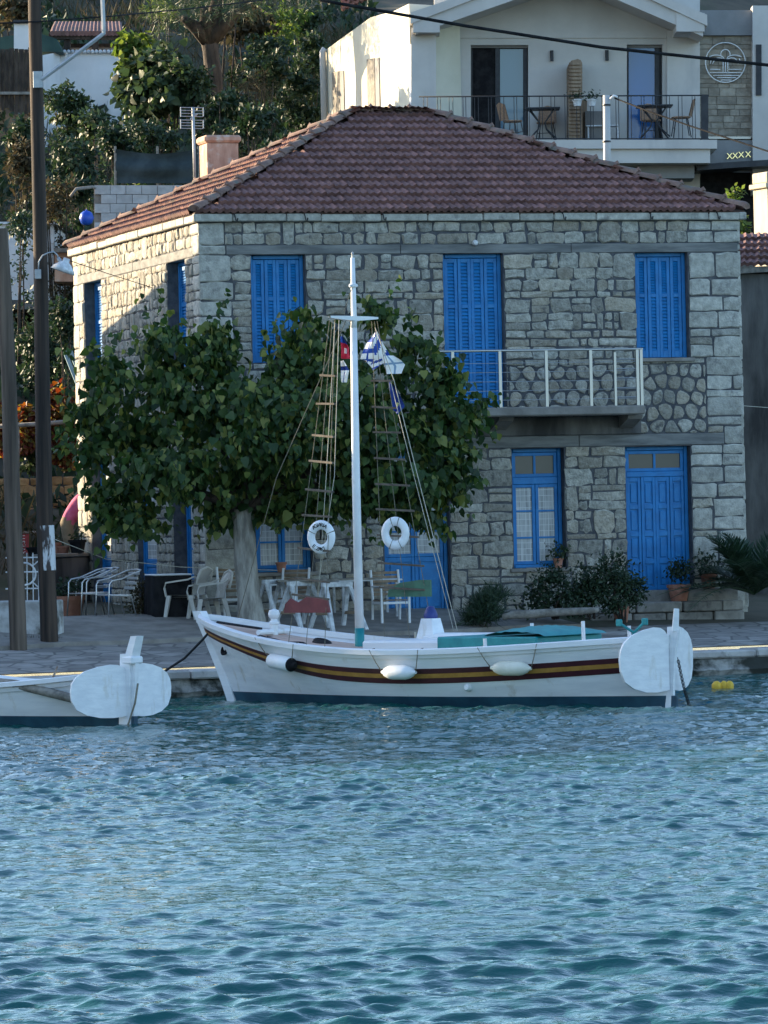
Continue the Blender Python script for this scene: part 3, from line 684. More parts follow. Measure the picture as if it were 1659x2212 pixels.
# ---- balcony
BO = 0.95; bz = fw['balcony_door'][2]
def UB(x, y=800): return (on_plane(x, y, C0-HV*(BO-.06), HV)-C0).dot(HU)
b0, b1 = UB(900), UB(1390)
hb(fbox(MB(), front, b0, b1, bz-0.17, bz-0.02, -0.02, BO, 0.02), 'balcony_slab', M['concrete'])
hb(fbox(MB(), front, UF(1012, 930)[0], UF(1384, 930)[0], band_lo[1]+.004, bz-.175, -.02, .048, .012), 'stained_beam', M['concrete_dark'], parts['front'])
for px in (1073, 1350):
    u = UF(px, 900)[0]; q = MB(); q.prism([front(u-.13, bz-.17, 0.0), front(u-.13, bz-.17, .55), front(u-.13, bz-.24, .5), front(u-.13, bz-.40, 0.0)], loc(.26, 0, ZB)); hb(q, 'corbel', M['concrete'])
rail = hb(MB().tube([front(b0+.04, bz+.93, BO-.06), front(b1-.02, bz+.93, BO-.06)], 0.022, 10), 'balcony_railing', M['steel'], smooth=True)
pu = [UB(x) for x in (978, 1080, 1180, 1276)]+[b1-.11, b1-.04]
for u in pu: hb(MB().box(*[u-.025, u+.025], -BO+.06-.02, -BO+.06+.02, bz-ZB-.02, bz-ZB+.92), 'post', M['steel'], rail)
for k in range(5):
    z = bz+.1+.155*k; hb(MB().tube([front(pu[0], z, BO-.06), front(pu[-1], z+.006*(k % 2), BO-.06)], .005, 5, cap=False), 'wire', M['galv'], rail)
hb(MB().box(pu[-2]-.42, pu[-2]-.38, -BO+.04, -BO+.08, bz-ZB-.02, bz-ZB+.88), 'post', M['steel'], rail)
for k in range(5): hb(MB().tube([front(pu[-2]-.4, bz+.12+.16*k, BO-.06), front(pu[-2], bz+.12+.16*k, BO-.06)], .011, 6), 'rung', M['steel'], rail)
for sd_ in (b0+.04, b1-.02): hb(MB().tube([front(sd_, bz+.93, BO-.06), front(sd_, bz+.93, 0.02)], .02, 8), 'side_rail', M['steel'], rail)
# small camera-like lamp and iron hooks under the eaves
u, z = UF(1024, 525); hb(MB().lathe([(0.02, 0), (0.045, .01), (.05, .05), (.035, .09), (0, .1)], 12, M=lambda v: front(u+v.x, z+v.y, .02+v.z)), 'wall_light', M['white_wall'], smooth=True)
for px in (502, 653, 822, 1210, 1398, 1543):
    u = UF(px, 452)[0]; hb(MB().tube([front(u, ZE-.02, .10), front(u, ZE-.05, .15), front(u+.02, ZE-.13, .14), front(u+.05, ZE-.14, .12), front(u+.06, ZE-.09, .12)], .011, 6), 'gutter_hook', M['dark_metal'])
# ---- roof
OV = 0.09
def rz_at(u, v):
    k = (ZR-ZE)/(HD/2+OV); return ZE+k*min(v+OV, HD+OV-v, u+OV, HL+OV-u)
k_ = (ZR-ZE)/(HD/2+OV); ru0, ru1 = HD/2-0.72, HL-HD/2+0.72
A = [loc(-OV, -OV, ZE), loc(HL+OV, -OV, ZE), loc(HL+OV, HD+OV, ZE), loc(-OV, HD+OV, ZE), loc(ru0, HD/2, ZR), loc(ru1, HD/2, ZR)]
dn = Vector((0, 0, -0.05))
mb = MB(); mb.add(A+[p+dn for p in A[:4]], [(0, 1, 5, 4), (1, 2, 5), (2, 3, 4, 5), (3, 0, 4), (0, 6, 7, 1), (1, 7, 8, 2), (2, 8, 9, 3), (3, 9, 6, 0), (6, 9, 8, 7)])
roof = hb(mb, 'roof', mat('roof_underlay', (0.06, 0.035, 0.028), (0.1, 0.06, 0.045), 0.95))
TW, TL, TEX = 0.245, 0.46, 0.395
def tile_mesh():
    mb = MB(); n = 8; prof = []
    for i in range(n+1):
        t = i/n; prof.append((t*TW-TW/2, 0.016+0.016*math.cos(2*math.pi*2*t+0.6)+(0.012 if i in (0, n) else 0)))
    rows = [[(x, 0, h+0.07) for x, h in prof], [(x, TEX*0.97, h+0.012) for x, h in prof], [(x, TL, h+0.002) for x, h in prof]]
    mb.grid([[(x, 0.012, h-0.002) for x, h in prof], rows[0]]); mb.grid(rows)
    return mb.mesh('roof_tile', M['tile'], 40)
tme = tile_mesh(); tiles = []
def tile_plane(o, a, b, inside, rank):
    a = a.normalized(); b = b.normalized(); n = a.cross(b); n = n if n.z > 0 else -n
    rows = int(6.0/TEX)+1; cols = int(10.4/TW)
    for j in range(rows):
        for i in range(cols):
            p = o+a*((i+0.5)*TW)+b*(j*TEX-0.05)
            if not inside(p+b*TEX*0.5): continue
            R = Matrix((a, b, n)).transposed().to_4x4()
            T = Matrix.Translation(p+n*rs.uniform(0, .008)) @ R @ Matrix.Rotation(rs.uniform(-.018, .018), 4, 'Z') @ Matrix.Rotation(rs.uniform(-.012, .012), 4, 'X')
            tiles.append((rank, T))
kz = Vector((0, 0, 1))
def zone_of(p):
    d = {'f': p.y+OV, 'b': HD+OV-p.y, 'l': (p.x+OV)*(HD/2+OV)/(ru0+OV), 'r': (HL+OV-p.x)*(HD/2+OV)/(HL+OV-ru1)}
    return min(d, key=d.get) if min(d.values()) > -0.2 else None
kl = (ZR-ZE)/(ru0+OV)
tile_plane(A[0], Vector((1, 0, 0)), Vector((0, 1, k_)), lambda p: zone_of(p) == 'f', 0)
tile_plane(A[3], Vector((0, -1, 0)), Vector((1, 0, kl)), lambda p: zone_of(p) == 'l', 1)
tile_plane(A[1], Vector((0, 1, 0)), Vector((-1, 0, kl)), lambda p: zone_of(p) == 'r', 2)
tile_plane(A[2], Vector((-1, 0, 0)), Vector((0, -1, k_)), lambda p: zone_of(p) == 'b', 3)
tiles.sort(key=lambda t: t[0]); rest = MB()
for i, (r, T) in enumerate(tiles):
    if i < 298: o = link_mesh('roof_tile', tme, roof); o.matrix_local = T
    else: rest.add([T @ v.co for v in tme.vertices], [tuple(p.vertices) for p in tme.polygons])
tag(hb(rest, 'roof_tile_rows', M['tile'], roof, 40), kind='stuff')
def caps(p, q, n):
    d = (q-p); L = d.length/n; d.normalize(); side = d.cross(kz).normalized(); up = side.cross(d)
    for i in range(n):
        c = p+d*(L*i); rows = []
        for t, h, w in ((-0.03, 0.03, .112), (0.02, 0.045, .112), (L*0.9, 0.018, .098), (L+0.03, 0.01, .094)):
            rows.append([c+d*t+side*(w*math.cos(a))+up*(h+w*0.75*math.sin(a)) for a in [math.pi*j/6 for j in range(7)]])
        g = MB().grid(rows); g.add([c+d*-0.03]+rows[0], [(0, j+1, j+2) for j in range(6)])
        if i > 0:      # mortar lump where one cap laps the next
            x = c+up*.115; g.add([x+side*.03-d*.05, x-side*.03-d*.05, x-side*.035+d*.04, x+side*.035+d*.04, x+up*.055], [(0, 1, 4), (1, 2, 4), (2, 3, 4), (3, 0, 4)])
        hb(g, 'ridge_tile', M['ridge'], roof, 40)
caps(A[0]+kz*.03, A[4]+kz*.03, 15); caps(A[1]+kz*.03, A[5]+kz*.03, 15); caps(A[4]+kz*.03, A[5]+kz*.03, 4); caps(A[3]+kz*.03, A[4]+kz*.03, 15); caps(A[2]+kz*.03, A[5]+kz*.03, 15)
# chimney on the far left of the roof, ridge-side
cp = P(473, 340, 86.2)-C0; cu, cv = cp.dot(HU), cp.dot(HV)
zc = P(473, 297, 86.2).z
ch = hb(MB().bbox(cu-.30, cu+.30, cv-.3, cv+.3, rz_at(cu, cv)-ZB-.5, zc-ZB-.12, .02), 'chimney', M['chimney'])
hb(MB().bbox(cu-.35, cu+.35, cv-.35, cv+.35, zc-ZB-.119, zc-ZB+.02, .04), 'chimney_cap', M['chimney'], ch)
# ================================================================== BOATS
def text_mesh(body, size, mtl, extrude=0.004, name='lettering'):
    c = bpy.data.curves.new('t', 'FONT'); c.body = body; c.size = size; c.extrude = extrude; c.align_x = 'CENTER'; c.align_y = 'CENTER'
    o = bpy.data.objects.new('t', c); COL.objects.link(o); bpy.context.view_layer.update()
    dg = bpy.context.evaluated_depsgraph_get(); me = bpy.data.meshes.new_from_object(o.evaluated_get(dg)); me.name = name
    bpy.data.objects.remove(o); bpy.data.curves.remove(c); me.materials.clear(); me.materials.append(mtl); return me
def sstep(x): x = min(max(x, 0), 1); return x*x*(3-2*x)
class Boat:
    def __init__(b, name, label, stern, phi, L, beam, sheer, rake, heel=0.0):
        b.h = Vector((-math.cos(phi), math.sin(phi), 0)); b.L, b.beam, b.sheer_pts, b.rake = L, beam, sheer, rake
        b.r = root(name, (stern[0], stern[1], 0.0), label, 'boat', rz=math.atan2(b.h.y, b.h.x))
        # local: x = stern to bow, y = to the port (near) side, z up
    def sheer(b, t):
        pts = b.sheer_pts
        for (t0, z0), (t1, z1) in zip(pts, pts[1:]):
            if t <= t1:
                k = (t-t0)/(t1-t0); return z0+(z1-z0)*k*k*(3-2*k) if False else z0+(z1-z0)*k
        return pts[-1][1]
    def sheer_s(b, t):   # smoothed
        return sum(b.sheer(min(max(t+o, 0), 1))*w for o, w in ((-.08, .15), (-.04, .2), (0, .3), (.04, .2), (.08, .15))) if 0.08 < t < 0.92 else (b.sheer(t)*0.6+b.sheer(min(max(t+.04, 0), 1))*.2+b.sheer(max(t-.04, 0))*.2 if 0.04 < t < .96 else b.sheer(t))
    def hw(b, t, z):
        zs = b.sheer_s(t); lam = min(max((z+0.45)/(zs+0.45), 0), 1)
        B = b.beam/2*(max(math.sin(math.pi*min(max(t, 0), 1)**0.92), 0))**0.62
        full = 1-abs(2*t-1)**2.2
        return B*(lam**(0.34+0.75*(1-full)))*(0.92+0.08*lam)
    def x_at(b, t, z):
        zz = max(z, -0.1); x0 = -0.06*zz; x1 = b.L-0.15+b.rake*(max(zz+0.1, 0)/1.3)**1.15
        return x0+(x1-x0)*t
    def pt(b, t, z, side=1, off=0.0): return Vector((b.x_at(t, z), side*(b.hw(t, z)+off), z))
    def part(b, mb, name, m, smooth=False, parent=None): return mb.build(name, m, parent or b.r, smooth, local=True)
    def strip(b, d0, d1, off, name, m, t0=0.0, t1=1.0, n=64, nd=3):
        """a band on both sides between d0 and d1 below the sheer"""
        for side in (1, -1):
            rows = []
            for i in range(n+1):
                t = t0+(t1-t0)*i/n; zs = b.sheer_s(t); k = 1-0.45*sstep((t-0.62)/0.38)
                a = [b.pt(t, zs-d0*k, side, -0.03)]+[b.pt(t, zs-(d0+(d1-d0)*j/nd)*k, side, off) for j in range(nd+1)]+[b.pt(t, zs-d1*k, side, -0.03)]
                rows.append(a)
            b.part(MB().grid(rows), name, m, 35)
    def hull(b, wl=0.14):
        for z0, z1, nm, m in ((-0.45, wl, 'bottom', M['navy']), (wl, None, 'hull', M['hull'])):
            mb = MB()
            for side in (1, -1):
                rows = []
                for i in range(65):
                    t = i/64; zt = z1 if z1 is not None else b.sheer_s(t)
                    rows.append([b.pt(t, z0+(zt-z0)*j/12, side, 0.0 if z1 is None else 0.004) for j in range(13)])
                mb.grid(rows if side == 1 else [r[::-1] for r in rows])
            b.part(mb, nm, m, 'all')
    def deck(b, drop, m, t0=0.02, t1=0.97):
        rows = []
        for i in range(41):
            t = t0+(t1-t0)*i/40; z = b.sheer_s(t)-drop; w = max(b.hw(t, z)-0.03, 0.005)
            rows.append([Vector((b.x_at(t, z), w*k, z+0.08*(1-k*k))) for k in (-1, -.5, 0, .5, 1)])
        b.part(MB().grid(rows), 'deck', m, 40)
        for side in (1, -1):
            rows = []
            for i in range(41):
                t = t0+(t1-t0)*i/40; z = b.sheer_s(t); rows.append([b.pt(t, z-drop-0.02, side, -0.045), b.pt(t, z-0.005, side, -0.045)])
            b.part(MB().grid(rows), 'bulwark', M['hull'], 40)
    def caprail(b, wid=0.075, th=0.045):
        for side in (1, -1):
            rows = []
            for i in range(65):
                t = i/64; z = b.sheer_s(t); hw = b.hw(t, z); k = wid*min(1, 0.35+hw*1.6)
                x = b.x_at(t, z); e = 0.03
                q = [(hw+e+.01, z-.035), (hw+e+.015, z+th*.7), (hw+e-.01, z+th), (max(hw-k, 0), z+th), (max(hw-k-.008, 0), z-.03)]
                rows.append([Vector((x, side*w, zz)) for w, zz in q])
            b.part(MB().grid(rows, closed=True), 'gunwale', M['hull'], 40)
    def post(b, stern, name, zt, thick=0.10, wid=0.06, z0=-0.4):
        mb = MB(); rows = []
        for i in range(9):
            z = z0+(zt-z0)*i/8; t = 0.0 if stern else 1.0; x = b.x_at(t, z); f = -1 if stern else 1
            rows.append([Vector((x-f*thick*.7, -wid, z)), Vector((x+f*thick*.55, -wid*.7, z)), Vector((x+f*thick*.55, wid*.7, z)), Vector((x-f*thick*.7, wid, z))])
        mb.grid(rows, closed=True); n = len(mb.v); mb.f.append([n-4, n-3, n-2, n-1]); mb.m.append(0)
        return b.part(mb, name, [M['hull']], 30)
    def wing(b, side, a, c, length, z0, z1, seed=0):
        """rounded board standing off the sternpost"""
        d = Vector((a, side*c, 0)).normalized(); n = Vector((-d.y, d.x, 0)); o = Vector((-0.03, side*0.05, 0)); H = z1-z0; pts = []
        prof = [(0, .02), (.25, -.01), (.48, .0), (.72, .06), (.90, .17), (.985, .34), (1.0, .52), (.975, .66), (.90, .78), (.74, .89), (.50, .965), (.28, 1.0), (.16, .99), (.07, .94), (0, .84)]
        poly = []
        for i in range(len(prof)-1):
            for k in (0, .5): poly.append((prof[i][0]+(prof[i+1][0]-prof[i][0])*k, prof[i][1]+(prof[i+1][1]-prof[i][1])*k))
        poly.append(prof[-1])
        mb = MB().prism([o+d*(x*length)+Vector((0, 0, z0+y*H))-n*.018 for x, y in poly], n*.036)
        bd = b.part(mb, 'stern_board', M['hull'], 30)
        return bd
    def w(b, x, y, z): return ROOTM[b.r.name] @ Vector((x, y, z))
B1 = Boat('fishing_boat', 'white wooden boat with mast, maroon and ochre stripes, moored bow to quay', (3.76, 61.9), math.radians(40), 7.95, 2.55,
          [(0, 0.92), (.12, 0.86), (.30, .78), (.48, .745), (.62, .78), (.78, .89), (.9, 1.04), (1, 1.22)], 0.62)
B = B1
B.hull(); B.deck(0.10, M['deck']); B.caprail()
B.strip(-.005, .085, .028, 'rubbing_strake', M['hull'], .0, .985); B.strip(.23, .30, .012, 'upper_stripe', M['maroon'], .015, .985); B.strip(.30, .36, .018, 'ochre_stripe', M['gold'], .015, .985); B.strip(.36, .435, .012, 'lower_stripe', M['maroon'], .015, .98)
B.post(False, 'stem', 1.30, .14, .07); B.post(True, 'sternpost', 1.06, .07, .035)
B.part(MB().tube([(-.12, 0, 1.0), (-.15, 0, 1.30)], [.06, .045], 4), 'rudder_head', M['hull'])
B.part(MB().prism([Vector((x, 0.022, z)) for x, z in ((-.02, .14), (-.075, .14), (-.09, .4), (-.12, .7), (-.19, 1.02), (-.06, 1.04), (-.05, .5))], (0, -.044, 0)), 'rudder', M['hull'])
B.part(MB().prism([Vector((x, .022, z)) for x, z in ((-.02, -.4), (-.12, -.4), (-.13, .138), (-.02, .138))], (0, -.044, 0)), 'rudder_blade', M['navy'])
B.wing(1, .30, .95, .80, .20, 1.06); B.wing(-1, .30, .95, .80, .20, 1.06)
# bow knob, hawse hole, windlass post
hp = B.pt(.94, .74, 1, .014); B.part(MB().lathe([(.0, -.02), (.05, -.02), (.055, .012), (.032, .014), (.03, -.015)], 14, M=Matrix.Translation(hp) @ Matrix.Rotation(math.radians(-75), 4, 'X') @ Matrix.Scale(1.35, 4, (0, 1, 0))), 'hawse_hole', M['black'], 40)
zb = B.sheer_s(.84)-.17
B.part(MB().lathe([(.055, 0), (.055, .30), (.075, .31), (.075, .34), (.05, .36), (.045, .38), (.078, .42), (.085, .46), (.07, .51), (0, .53)], 14, M=Matrix.Translation((B.x_at(.85, .9), .0, zb))), 'bollard_post', M['hull'], 40)
B.part(MB().tube([(B.x_at(.85, .9), -.35, zb+.2), (B.x_at(.85, .9), .35, zb+.2)], .04, 8), 'bollard_bar', M['hull'], 40)
# mast
ms = 5.41; mz0 = B.sheer_s(.65)-.2
mast = B.part(MB().tube([(ms, 0, mz0+.44), (ms, 0, 3.2), (ms-.02, 0, 5.3)], [.064, .058, .047], 14), 'mast', M['white'], 'all')
B.part(MB().tube([(ms, 0, mz0-.1), (ms, 0, mz0+.445)], [.068, .068], 14), 'mast_foot', M['teal'], 'all', mast)
B.part(MB().tube([(ms-.02, 0, 5.29), (ms-.03, 0, 5.45), (ms-.03, 0, 6.28)], [.048, .040, .030], 12), 'topmast', M['white'], 'all', mast)
B.part(MB().lathe([(.0, 0), (.014, .01), (.014, .05), (.022, .07), (.0, .1)], 8, M=Matrix.Translation((ms-.03, 0, 6.27))), 'mast_light', M['galv'], 40, mast)
B.part(MB().lathe([(.05, 0), (.062, .01), (.062, .04), (.05, .05)], 12, M=Matrix.Translation((ms-.03, 0, 5.86))), 'mast_band', M['white'], 40, mast)
B.part(MB().tube([(ms-.03, -.09, 5.885), (ms-.03, .09, 5.885)], .014, 6), 'cleat', M['white'], 40, mast)
XT = 5.42
rows = []
for y in np.linspace(-.52, .52, 15):
    k = 1-abs(y/.52)**1.6; wd = .022+.03*k; ht = .014+.018*k
    rows.append([Vector((ms-.02+sx*wd, y, XT+sz*ht+.03*abs(y))) for sx, sz in ((-1, -1), (1, -1), (1, 1), (-1, 1))])
B.part(MB().grid(rows, closed=True), 'crosstree', M['white'], 30, mast)
# shrouds with wooden rungs
def shroud_side(side, name):
    pts_lo = []; 
    for dx in (.42, .02, -.38):
        x = ms+dx; t = x/B.L; z = B.sheer_s(t); pts_lo.append(Vector((x, side*(B.hw(t, z)+.02), z+.02)))
    tops = [Vector((ms-.02+o, side*(.46-.02*abs(o)), XT-.03)) for o in (.05, 0, -.05)]
    sh = None
    for a, c in zip(pts_lo, tops):
        o = B.part(MB().tube([a.lerp(c, k/6)+Vector((0, 0, -.02*math.sin(math.pi*k/6))) for k in range(7)], .0048, 5, cap=False), 'shroud', M['rope'], 'all', mast)
    zz = [1.55, 1.78, 2.2, 2.66, 3.02, 3.42, 3.78, 4.22, 4.62] if side > 0 else [1.6, 1.95, 2.35, 2.72, 3.08, 3.45, 3.82, 4.18, 4.55]
    for z in zz:
        k = (z-pts_lo[0].z)/(tops[0].z-pts_lo[0].z); a = pts_lo[0].lerp(tops[0], k); c = pts_lo[2].lerp(tops[2], k)
        d = (a-c).normalized(); a = a+d*.05; c = c-d*.05; tw = rs.uniform(-.012, .012); n = Vector((-d.y, d.x, 0))*.018
        g = MB(); g.add([a-n-Vector((0, 0, .014)), a+n-Vector((0, 0, .014)), c+n+Vector((0, 0, tw-.014)), c-n+Vector((0, 0, tw-.014)), a-n+Vector((0, 0, .014)), a+n+Vector((0, 0, .014)), c+n+Vector((0, 0, tw+.014)), c-n+Vector((0, 0, tw+.014))], [(0, 3, 2, 1), (4, 5, 6, 7), (0, 1, 5, 4), (1, 2, 6, 5), (2, 3, 7, 6), (3, 0, 4, 7)])
        B.part(g, 'ladder_rung', M['rung'], parent=mast)
    return pts_lo, tops
nlo, ntop = shroud_side(1, 'port'); flo, ftop = shroud_side(-1, 'starboard')
def on_shroud(lo, top, i, z, off=0.0):
    k = (z-lo[i].z)/(top[i].z-lo[i].z); return lo[i].lerp(top[i], k)+Vector((0, off, 0))
# halyards and stays
B.part(MB().tube([(ms-.03, 0.0, 5.9), (ms-.1, .3, 5.5)], .005, 5), 'stay', M['rope'], 'all', mast)
B.part(MB().tube([(ms-.0, .12, XT), (6.6, .35, 3.2), (7.6, .12, 1.2)], .0055, 5), 'stay', M['rope'], 'all', mast)
B.part(MB().tube([(ms-.02, .40, XT-.02), (ms+.02, .62, 3.2), (ms-.05, .95, 1.35)], .005, 5), 'halyard', M['rope_white'], 'all', mast)
B.part(MB().tube([(ms-.06, .36, XT-.02), (ms-.08, .56, 3.2), (ms-.02, .93, 1.5)], .005, 5), 'halyard', M['rope_white'], 'all', mast)
HALY = [Vector((ms-.02, -.47, XT-.12)), Vector((ms-.22, -.62, 4.55)), Vector((ms-.42, -.78, 3.4)), Vector((ms-.70, -.95, 2.0)), Vector((ms-.95, -1.02, .98))]
B.part(MB().tube(HALY, .0065, 5), 'halyard', M['rope_white'], 'all', mast)
B.part(MB().tube([p+Vector((.05, .02, 0)) for p in HALY[1:]], .005, 5), 'halyard', M['rope_white'], 'all', mast)
# navigation boards
zr = on_shroud(nlo, ntop, 1, 1.42)
B.part(MB().prism([Vector((zr.x+x, zr.y+.03, 1.30+z)) for x, z in ((-.42, 0), (.42, 0), (.40, .12), (.30, .20), (.16, .14), (0, .22), (-.2, .2), (-.38, .17))], (0, .035, 0)), 'port_light_board', M['red_dull'])
zr = on_shroud(flo, ftop, 1, 1.5)
B.part(MB().prism([Vector((zr.x+x, zr.y-.03, 1.46+z)) for x, z in ((-.45, 0), (.35, 0), (.33, .10), (.12, .20), (-.25, .24), (-.45, .24))], (0, -.035, 0)), 'starboard_light_board', M['green'])
# deck house, hatch, cockpit
dz = lambda t: B.sheer_s(t)-.17
z = dz(.5); B.part(MB().bbox(3.55, 5.0, -.62, .45, z-.02, z+.30, .03), 'hatch_coaming', M['hull'], 30)
B.part(MB().bbox(3.4, 4.7, -.95, -.45, z-.02, z+.37, .05), 'locker', M['hull'], 30)
B.part(MB().add([(4.42, -.75, z+.2), (4.78, -.75, z+.2), (4.78, -.45, z+.2), (4.42, -.45, z+.2), (4.50, -.70, z+.58), (4.69, -.70, z+.58), (4.69, -.50, z+.58), (4.50, -.50, z+.58)], [(0, 3, 2, 1), (4, 5, 6, 7), (0, 1, 5, 4), (1, 2, 6, 5), (2, 3, 7, 6), (3, 0, 4, 7)]), 'ventilator', M['hull'])
B.part(MB().lathe([(.095, 0), (.105, .04), (.085, .10), (.05, .17), (.0, .18)], 14, M=Matrix.Translation((4.595, -.6, z+.575))), 'ventilator_cap', M['cap_blue'], 40)
z = dz(.33); B.part(MB().bbox(1.75, 3.5, -.85, .62, z-.02, z+.34, .02), 'cockpit_coaming', M['teal'])
rows = []
for i in range(15):
    x = 1.65+1.05*i/14; r = []
    for j in range(11):
        y = -.82+1.4*j/10; k = math.sin(math.pi*i/14)**.5; r.append((x, y, z+.347+.11*k*math.sin(math.pi*(j+.5)/11)**.4+.022*k*abs(math.sin(i*1.3+j*.9)*math.sin(j*1.7+1))))
    rows.append(r)
B.part(MB().grid(rows), 'tarpaulin', M['teal'], 'all')
B.part(MB().bbox(2.3, 3.1, .55, .72, z+.10, z+.17, .02), 'thwart', M['fender_old'])
for x, y, h in ((3.05, -.95, .42), (1.15, .35, .40), (.98, -.45, .3), (2.45, .85, .25)):
    t = x/B.L; zz = B.sheer_s(t)-.1; B.part(MB().tube([(x, y, zz), (x+.01, y, zz+h)], .026, 8), 'thole_pin', M['hull'], 40)
for x in (4.55, 4.9, 5.2): B.part(MB().tube([(x, -.98, B.sheer_s(x/B.L)), (x, -.98, B.sheer_s(x/B.L)+.15)], .015, 6), 'pin', M['rope_white'])
# teal crutch with two arms at the stern
q0 = Vector((.69, -.15, B.sheer_s(.1)-.05))
B.part(MB().tube([q0, q0+Vector((0, 0, .16)), q0+Vector((.14, .13, .29))], .02, 7), 'crutch_arm', M['teal'], 40)
B.part(MB().tube([q0+Vector((0, 0, .15)), q0+Vector((-.15, -.06, .30))], .02, 7), 'crutch_arm', M['teal'], 40)
for e in (Vector((.14, .13, .29)), Vector((-.15, -.06, .30))):
    c = q0+e; B.part(MB().bbox(c.x-.05, c.x+.05, c.y-.02, c.y+.02, c.z-.045, c.z+.05, .012), 'crutch_pad', M['teal'])
# exhaust boss and coiled lines on the fore deck
e = B.pt(.34, .27, 1, 0); B.part(MB().lathe([(.0, .05), (.04, .045), (.055, .02), (.055, -.03)], 12, M=Matrix.Translation(e) @ Matrix.Rotation(math.radians(-80), 4, 'X')), 'exhaust_boss', M['hull'], 40)
g = MB()
for k in range(5):
    r = .14-.012*k; cx = B.x_at(.74, .8)
    g.tube([(cx+r*math.cos(a)*1.5, .05+r*math.sin(a), dz(.74)+.06+.025*k+.05*math.sin(a)) for a in np.linspace(0, 2*math.pi, 18)], .014, 5)
coil = tag(MB().add([ROOTM[B.r.name] @ v for v in g.v], g.f).thing('rope_coil', M['rope_black'], 'coil of black rope lying on the striped boat fore deck', 'rope', smooth='all'))
g = MB()
for k in range(4):
    pts = []
    for i in range(14):
        x = 5.6+(1.35)*i/13; pts.append((x, .15+.1*k+.09*math.sin(i*.8+k*2), dz(x/B.L)+.06+.02*k+.015*math.sin(i+k)))
    g.tube(pts, .014, 5)
MB().add([ROOTM[B.r.name] @ v for v in g.v], g.f).thing('mooring_line', M['rope_black'], 'dark loose lines strewn over the pinkish fore deck', 'rope', smooth='all')
# fenders hang over the near side
def fender(t, kind, label, tilt=0.0, L=.56, r=.105):
    zs = B.sheer_s(t); c = B.pt(t, zs-.27, 1, r+.02); c2 = B.pt(t+.02, zs-.27, 1, r+.02); d = (c2-c).normalized(); up = Vector((0, 0, 1))
    d = (d+up*tilt).normalized(); n = d.cross(up).normalized(); u2 = n.cross(d)
    Mx = ROOTM[B.r.name] @ Matrix.Translation(c) @ Matrix((n, u2, d)).transposed().to_4x4()
    rt = root('fender', Mx @ Vector((0, 0, 0)), label, 'fender', 'fenders on the striped boat')
    body = [(0.0, -L/2-.05), (.022, -L/2-.05), (.03, -L/2-.02), (.06, -L/2+.01), (r*.9, -L/2+.08), (r, -L/2+.14), (r, L/2-.14), (r*.9, L/2-.08), (.06, L/2-.01), (.03, L/2+.02), (.022, L/2+.05), (0, L/2+.05)] if kind != 'tube' else [(0, -L/2), (r*.9, -L/2), (r, -L/2+.015), (r, L/2-.015), (r*.9, L/2), (0, L/2)]
    MB().lathe(body, 20, M=Mx).build('body', M['fender_old'] if kind == 'old' else M['fender'], rt, 40)
    if kind == 'tube': MB().lathe([(0, -L/2-.11), (.035, -L/2-.11), (.045, -L/2-.06), (r*.8, -L/2-.03), (r*.93, -L/2-.004), (r*.93, -L/2+.03)], 18, M=Mx).build('end_cap', M['black'], rt, 40)
    Ri = ROOTM[B.r.name]
    for s in (-1, 1):
        a = Mx @ Vector((0, 0, s*(L/2+.045 if kind != 'tube' else L/2))); tt = t+s*.052
        w = Ri @ (B.pt(tt, B.sheer_s(tt), 1, .045)+Vector((0, 0, .03))); w2 = Ri @ (B.pt(tt, B.sheer_s(tt), 1, -.07)+Vector((0, 0, .052)))
        MB().tube([a, a.lerp(w, .5)+Vector((0, 0, -.015)), w, w2], .007, 5).build('lanyard', M['rope'], rt, 'all')
fender(.742, 'tube', 'tubular white fender with black end cap nearest the bow', .10, .52, .105)
fender(.455, 'plain', 'plain white fender at the middle of the striped hull', .0, .50, .10)
fender(.235, 'old', 'yellowed cream fender nearest the stern boards', .02, .50, .10)
# lifebuoys
def lifebuoy(c, label, texts, tilt, strap):
    rt = root('lifebuoy', c, label, 'lifebuoy', 'lifebuoys hung in the rigging'); Rr, rr = .170, .066
    Mx = Matrix.Translation(c) @ Matrix.Rotation(tilt, 4, 'Z') @ Matrix.Rotation(math.radians(90), 4, 'X')
    rows = [[Mx @ Vector(((Rr+rr*math.cos(b))*math.cos(a)*.86, (Rr+rr*math.cos(b))*math.sin(a), rr*.8*math.sin(b)*(1+.04*math.sin(5*a)))) for b in np.linspace(0, 2*math.pi, 14)[:-1]] for a in np.linspace(0, 2*math.pi, 41)]
    MB().grid(rows, closed=True).build('ring', M['fender'], rt, 'all')
    for body, a0, step, flip in texts:
        for i, chh in enumerate(body):
            if chh == ' ': continue
            a = a0+step*(i-(len(body)-1)/2); me = text_mesh(chh, .075, M['black'])
            inv = ROOTM[rt.name].inverted() @ Mx @ Matrix.Translation((Rr*math.cos(a)*.86, Rr*math.sin(a), rr*.8+.002)) @ Matrix.Rotation(a-math.pi/2+(math.pi if flip else 0), 4, 'Z')
            me.transform(inv); link_mesh('lettering', me, rt)
    for a in strap:
        MB().grid([[Mx @ Vector(((Rr+(rr+.004)*math.cos(b))*math.cos(a+o)*.86, (Rr+(rr+.004)*math.cos(b))*math.sin(a+o), (rr+.004)*.8*math.sin(b))) for b in np.linspace(0, 2*math.pi, 13)] for o in (-.03, .03)]).build('strap', M['rope'], rt, 'all')
lifebuoy(P(694, 1160, 64.55), 'white lifebuoy with dark lettering hung left of the mast', [('AGIARIA', 1.62, -.20, False), ('E.ZAKI', -1.75, .22, True)], -.25, (2.7, .35))
lifebuoy(P(854, 1152, 65.75), 'white lifebuoy with plain strapped ring hung right of the mast', [], -.15, (1.9, 1.25, -2.0, -1.1))
